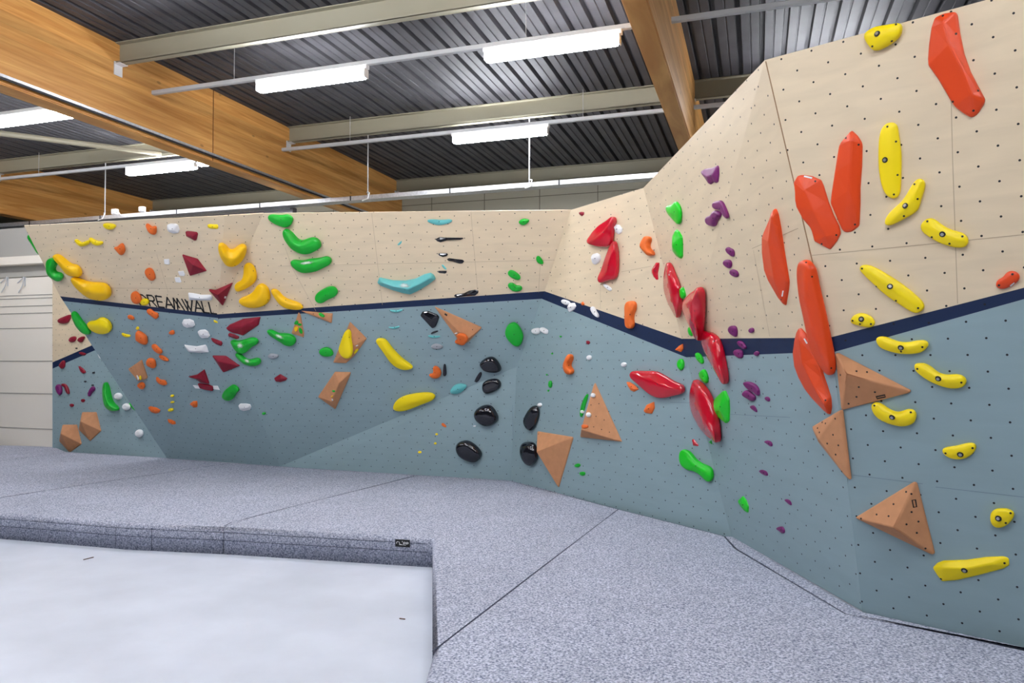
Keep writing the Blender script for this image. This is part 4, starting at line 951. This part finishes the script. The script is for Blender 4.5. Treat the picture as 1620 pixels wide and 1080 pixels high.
# logo patch on the mat's front face
def patch():
    a, b = fb[2], c683; d = (b - a).normalized(); n = Vector((d.y, -d.x, 0))
    if n.dot(EYE - a) < 0: n = -n
    pl = (n, Vector((a.x, a.y, 0)) + n * .0035)
    c = on_plane((636.8, 859), pl); Z = Vector((0, 0, 1)); W = .13; H = .062
    o = empty('logo_patch', c); o.parent = mc; o.location = c - mc.location
    bm = bmesh.new(); M = Matrix((( d.x, n.x, 0, 0), (d.y, n.y, 0, 0), (0, 0, 1, 0), (0, 0, 0, 1)))
    box_into(bm, (0, 0, 0), (W, .004, H), M); p = bm_obj('patch_cloth', bm, BLACKM, o)
    # rounded wordmark: r, u with an accent, p, p and a fine line of small print below
    vs, fs = [], []
    def stroke(pts, w):
        for (x0, y0), (x1, y1) in zip(pts, pts[1:]):
            A = d * x0 + Z * y0 + n * .0034; B = d * x1 + Z * y1 + n * .0034; t = (B - A).normalized(); s = t.cross(n).normalized() * w / 2; A = A - t * w / 3; B = B + t * w / 3
            k = len(vs); vs.extend([A - s, A + s, B + s, B - s]); fs.append((k, k + 1, k + 2, k + 3))
    def arc(cx, cy, rx, ry, a0, a1, k=7): return [(cx + rx * math.cos(math.radians(a0 + (a1 - a0) * i / k)), cy + ry * math.sin(math.radians(a0 + (a1 - a0) * i / k))) for i in range(k + 1)]
    stroke([(-.052, -.004)] + arc(-.040, .004, .012, .008, 180, 70), .005)
    stroke([(-.028, .010)] + arc(-.014, .001, .013, .012, 190, 300), .005)
    stroke([(-.001, .012), (-.001, .017)], .006)
    for ox in (.018, .044):
        stroke(arc(ox, .004, .009, .0065, 0, 360, 12), .005); stroke([(ox - .009, .004), (ox - .009, -.008)], .004)
    stroke([(-.03, -.013), (.03, -.014)], .003)
    mesh_obj('wordmark', vs, fs, WHITEM, o)
    # the four pieces form one part of the mat
patch()

# ------------------------------------------------------------------ building shell
ROOF = EYE.z + 3.8; YB = 14.5
def corrugated(x0, x1, y0, y1, z):
    vs, fs = [], []; x = x0; prof = []
    while x < x1:
        for dx, dz in ((0, 0), (.088, 0), (.094, .012), (.104, .012), (.11, 0), (.198, 0), (.208, .075), (.25, .075)): prof.append((x + dx, z + dz))
        x += .26
    for px_, pz in prof: vs += [(px_, y0, pz), (px_, y1, pz)]
    for i in range(len(prof) - 1): fs.append((2 * i, 2 * i + 1, 2 * i + 3, 2 * i + 2))
    o = mesh_obj('ceiling', vs, fs, DECK); return tag(o, kind='structure')
corrugated(-22, 7, -4, YB + .1, ROOF)
box('wall_back', (-6, YB + .06, 2.9), (34, .12, 5.9), BEIGE).__setitem__('kind', 'structure')
wbk = bpy.data.objects['wall_back']
for i in range(28):
    box('panel_joint', (-21 + i * 1.2 - wbk.location.x * 0, YB - .004, 2.9), (.012, .012, 5.8), BEIGE_D, wbk)
for z in (5.05, 4.55, 4.0, 3.4): box('panel_joint', (-6, YB - .004, z), (34, .012, .012), BEIGE_D, wbk)
# white clad partition left of the climbing wall
YP = on_z((60, 708), MAT_Z).y
xl = on_z((84, 708), MAT_Z).x
pw = box('wall_left', (xl - 5.9, YP + .25, 1.58), (12.2, .2, 3.16), PANELW); pw['kind'] = 'structure'
zpl = lambda y: (on_plane((40, y), (Vector((0, 1, 0)), Vector((0, YP + .15, 0))))).z
for y in (467, 472, 484, 495.5, 519, 571, 622, 677): box('cladding_joint', (xl - 5.9, YP + .147, zpl(y)), (12.2, .01, .012), PANELJ, pw)
zt, z1, z2, z3 = zpl(436), zpl(418), zpl(405), zpl(357)
hd = box('trim_1', (xl - 5.9, YP + .32, (z3 + zt) / 2), (12.2, .1, z3 - zt), GREYW); hd['kind'] = 'structure'
lg = box('trim_2', (xl - 5.9, YP + .2, (z1 + z2) / 2), (12.2, .16, z2 - z1), PANELW, bev=.005); lg['kind'] = 'structure'
for x in (-.55, -.37): box('panel_joint', (xl + .1 + x, YP + .266, (z3 + z2) / 2), (.014, .01, z3 - z2), PANELJ, hd)
for px_, lb in ((10, 'outer'), (37, 'inner')):
    c = on_plane((px_, 447), (Vector((0, 1, 0)), Vector((0, YP + .14, 0))))
    h = empty('wall_hook', c); tag(h, 'small grey wire hook on the white cladding, the one %s the climbing wall' % ('farther from' if lb == 'outer' else 'nearer'), 'hook', 'wire hooks on the white cladding')
    tube('hook_wire', [(-.14, 0, .0), (.04, -.02, .1), (.0, -.02, -.06), (-.1, -.01, -.17)], .008, RAIL, h)
    box('hook_plate', (.03, .004, .02), (.03, .008, .16), RAIL, h)
# beams
def beam(x, w, label):
    zb = EYE.z + .735 * 3.8
    bm = bmesh.new(); box_into(bm, (0, 0, 0), (w, YB + 3, ROOF - zb)); bmesh.ops.bevel(bm, geom=bm.edges[:], offset=.012, segments=2, affect='EDGES')
    o = bm_obj('roof_beam', bm, BEAM); o.location = (x, (YB - 3) / 2, (ROOF + zb) / 2); return tag(o, label, 'roof beam', 'glued timber roof beams')
B1 = beam(-7.3 - .13, .26, 'deep timber roof beam carrying a cable rail along its lower edge')
B2 = beam(-.9, .2, 'timber roof beam ending behind the tall climbing panels')
B3 = beam(-13.95, .26, 'farthest timber roof beam above the white cladding')
jt = on_plane((337, 195), (Vector((1, 0, 0)), Vector((-7.3, 0, 0))))
box('beam_joint', (jt.x + .002 - B1.location.x, jt.y - B1.location.y, 0), (.004, .012, 1.0), mat('dark_joint', (110, 66, 26), .8), B1)
# cable rail along the beam
zc = EYE.z + .755 * 3.8
cr = empty('cable_rail', (-7.27, 6, zc)); tag(cr, 'silver cable rail with a black cable along the deep beam', 'cable rail')
box('rail_profile', (0, 0, 0), (.035, 17, .03), GALV, cr); box('cable', (.012, 0, -.03), (.022, 17, .018), DARKM, cr)
# purlins (C sections) between the beams
BAYS = [(-20.5, -14.08, 'bay beyond the farthest beam'), (-13.82, -7.56, 'bay over the end panel'), (-7.3, -1.08, 'middle bay'), (-.88, 5.6, 'bay over the tall panels')]
YPU = [(3.5, 'nearest'), (6.95, 'second'), (10.38, 'third'), (14.2, 'last')]
def purlin(x0, x1, y, label):
    L = x1 - x0; zp = EYE.z + 3.54; o = empty('roof_purlin', ((x0 + x1) / 2, y, zp)); tag(o, label, 'roof purlin', 'cream steel roof purlins')
    bm = bmesh.new(); box_into(bm, (0, .03, .12), (L, .006, .26)); box_into(bm, (0, -.0, .0), (L, .075, .012)); box_into(bm, (0, 0, .25), (L, .075, .012)); box_into(bm, (0, -.035, .012), (L, .005, .03))
    bm_obj('purlin_section', bm, PURLIN, o)
    for s in (-1, 1):
        bm = bmesh.new(); box_into(bm, (s * (L / 2 - .006), -.0, -.06), (.01, .12, .16)); box_into(bm, (s * (L / 2 - .05), 0, -.008), (.09, .12, .01)); bm_obj('bracket', bm, WHITEM, o)
    return o
for y, nm in YPU:
    for x0, x1, bn in BAYS:
        if nm == 'nearest' and x1 < -7: continue
        if nm == 'second' and x1 < -14: continue
        purlin(x0, x1, y, 'cream purlin across the %s, %s' % (bn, {'nearest': 'nearest one', 'second': 'next to the nearer lamp row', 'third': 'holding the tray rods', 'last': 'against the beige end wall'}[nm]))
# light rows
HC = EYE.z + 3.25
def lamp(x, y, label, z=HC, L=1.45):
    o = empty('batten_light', (x, y, z)); tag(o, label, 'ceiling light', 'tube ceiling lights')
    box('housing', (0, 0, .085), (L + .06, .075, .05), WHITEM, o, .006)
    bm = bmesh.new(); box_into(bm, (0, 0, .0), (L, .12, .085)); bmesh.ops.bevel(bm, geom=bm.edges[:], offset=.02, segments=3, affect='EDGES'); bm_obj('diffuser', bm, TUBE, o)
    for s in (-1, 1): box('end_cap', (s * (L / 2 + .004), 0, .01), (.014, .1, .1), WHITEM, o, .004)
    return o
LAMP_W = 80
def rail(x0, x1, y, label, z=HC + .13):
    o = empty('light_rail', ((x0 + x1) / 2, y, z)); tag(o, label, 'light rail', 'grey trunking rails of the lamp rows')
    box('trunking', (0, 0, 0), (x1 - x0, .055, .05), RAIL, o, .004)
    for k in range(2):
        x = (x0 + x1) / 2 + (k - .5) * (x1 - x0) * .6
        box('rail_hanger', (x - (x0 + x1) / 2, 0, (ROOF - z) / 2), (.006, .006, ROOF - z), RAIL, o)
R1Y, R2Y = 7.5, 10.22
rowlab = {7.5: 'nearer lamp row', 10.22: 'farther lamp row', 4.7: 'added row overhead', 1.9: 'added row above the viewer', -.9: 'added row behind the viewer'}  # overhead, viewer and rear rows are out of view, added to light the scene
for y in (R1Y, R2Y, 4.7, 1.9, -.9):
    for x0, x1, bn in BAYS[(0 if y > 7 else 1):]:
        rail(x0, x1, y, 'grey trunking of the %s in the %s' % (rowlab[y], bn))
for y, xs in ((R1Y, [(-9.37, 'beyond the deep beam'), (-4.97, 'middle bay, one by the deep beam'), (-2.05, 'middle bay, one by the second beam')]),
              (R2Y, [(-9.75, 'beyond the deep beam, farther one'), (-8.3, 'beyond the deep beam, one against it'), (-3.57, 'only one in the middle bay'), (.9, 'added above the tall panels')]),  # last lamp is hidden behind the panels, added for its light
              (4.7, [(-9.4, 'beyond the deep beam'), (-4.97, 'middle bay, first'), (-2.05, 'middle bay, second'), (3.5, 'past the second beam')]),
              (1.9, [(-9.4, 'beyond the deep beam'), (-4.97, 'middle bay, first'), (-2.05, 'middle bay, second'), (.6, 'first past the second beam'), (3.5, 'second past the second beam')]),
              (-.9, [(-9.4, 'beyond the deep beam'), (-4.97, 'middle bay, first'), (-2.05, 'middle bay, second'), (.6, 'past the second beam')])):
    for x, lb in xs:
        lamp(x, y, 'lit white tube light of the %s, %s' % (rowlab[y], lb), z=HC if not (y == R2Y and x == -8.3) else HC + .04, L=1.45 if not (y == R2Y and x == -8.3) else 1.3)
lamp(-12.2, R1Y, 'lit white tube light of the nearer lamp row, by the farthest beam')
# wind brace
wbA, wbB = Vector((-13.9, 9.2, ROOF - .35)), Vector((-8.2, 13.9, ROOF - .35))
pA = on_plane((-60, 203), (Vector((0, 0, 1)), Vector((0, 0, ROOF - .3)))); pB = on_plane((255, 243), (Vector((0, 0, 1)), Vector((0, 0, ROOF - .3))))
tag(tube('wind_brace', [pA - Vector(), pB - Vector()], .045, PURLIN, None, 8), 'cream diagonal brace bar under the roof beyond the deep beam', 'roof brace')
# cable tray and its rods
TY, TZ = 10.42, EYE.z + 2.5
tr = empty('cable_tray', (-6.5, TY, TZ)); tag(tr, 'long perforated galvanised cable tray hanging above the climbing wall', 'cable tray')
bm = bmesh.new(); box_into(bm, (0, 0, 0), (15.2, .2, .006)); box_into(bm, (0, -.1, .03), (15.2, .005, .066)); box_into(bm, (0, .1, .03), (15.2, .005, .066))
bm_obj('tray_channel', bm, GALV, tr)
for k in range(9): box('tray_clip', (-6.4 + k * 1.7, -.104, .03), (.02, .008, .075), DARKM, tr)
dk = empty('dark_duct', (-11.5, TY + .15, TZ - .06)); dk.name = 'cable_duct'; tag(dk, 'dull grey duct behind the far end of the cable tray', 'duct')
box('duct_body', (0, 0, 0), (8.4, .12, .13), mat('dull_zinc', (120, 118, 124), .6, .4), dk, .004); box('duct_cover', (0, -.062, .05), (8.3, .004, .03), GALV, dk)
for px_, nm in ((168, 'beyond the deep beam'), (583, 'just right of the deep beam'), (838, 'beside the lamp')):
    t = on_plane((px_, 290), (Vector((0, 1, 0)), Vector((0, TY, 0))))
    o = empty('suspension_rod', (t.x, TY - .02, TZ)); tag(o, 'thin rod from the roof holding the cable tray, %s' % nm, 'hanging rod', 'rods holding the cable tray')
    tube('rod', [(0, .0, .02), (0, 0, EYE.z + 3.54 - TZ)], .009, RAIL, o, 8)
    tube('hook_end', [(0, -.02, .12), (.06, -.06, .10), (.06, -.11, .0), (-.03, -.12, -.03)], .01, WHITEM, o, 8)
for px_, py_, s, lb in ((182, 335, .11, 'white junction box on the cable tray with a looping cable'), (225, 331, .10, 'white socket box on the cable tray below the farthest beam end')):
    c = on_plane((px_, py_), (Vector((0, 1, 0)), Vector((0, TY - .05, 0))))
    o = empty('junction_box', c); tag(o, lb, 'junction box'); box('box_body', (0, 0, 0), (s, .08, s * .9), WHITEM, o, .008)
    box('box_lid', (0, -.043, 0), (s * .8, .008, s * .7), WHITEM, o, .003)
    if px_ == 182: tube('cable', [(.05, -.02, -.03), (.1, -.05, -.01), (.15, -.06, -.03), (.2, -.06, -.09)], .007, WHITEM, o, 8)
# two short wood shavings and scuffs stay in the floor colour; a small cable tie lies on the concrete
for a, b, lb in (((132, 885), (148, 881), 'thin brown splinter lying on the concrete'), ((632, 978), (641, 979), 'small dark scrap lying on the concrete beside the mat')):
    A, B = on_z(a, .004), on_z(b, .004); o = tube('floor_splinter', [A - A, B - A], .004, mat('splinter', (96, 72, 62), .8), None, 6); o.location = A; tag(o, lb, 'scrap')

# ------------------------------------------------------------------ world and view
w = bpy.data.worlds.new('World'); S.world = w; w.use_nodes = True
w.node_tree.nodes['Background'].inputs[0].default_value = (.93, .96, 1, 1); w.node_tree.nodes['Background'].inputs[1].default_value = .05
S.view_settings.view_transform = 'Standard'; S.view_settings.look = 'None'; S.view_settings.gamma = 1; S.view_settings.exposure = .3
S.view_settings.use_curve_mapping = False
bpy.context.view_layer.update()
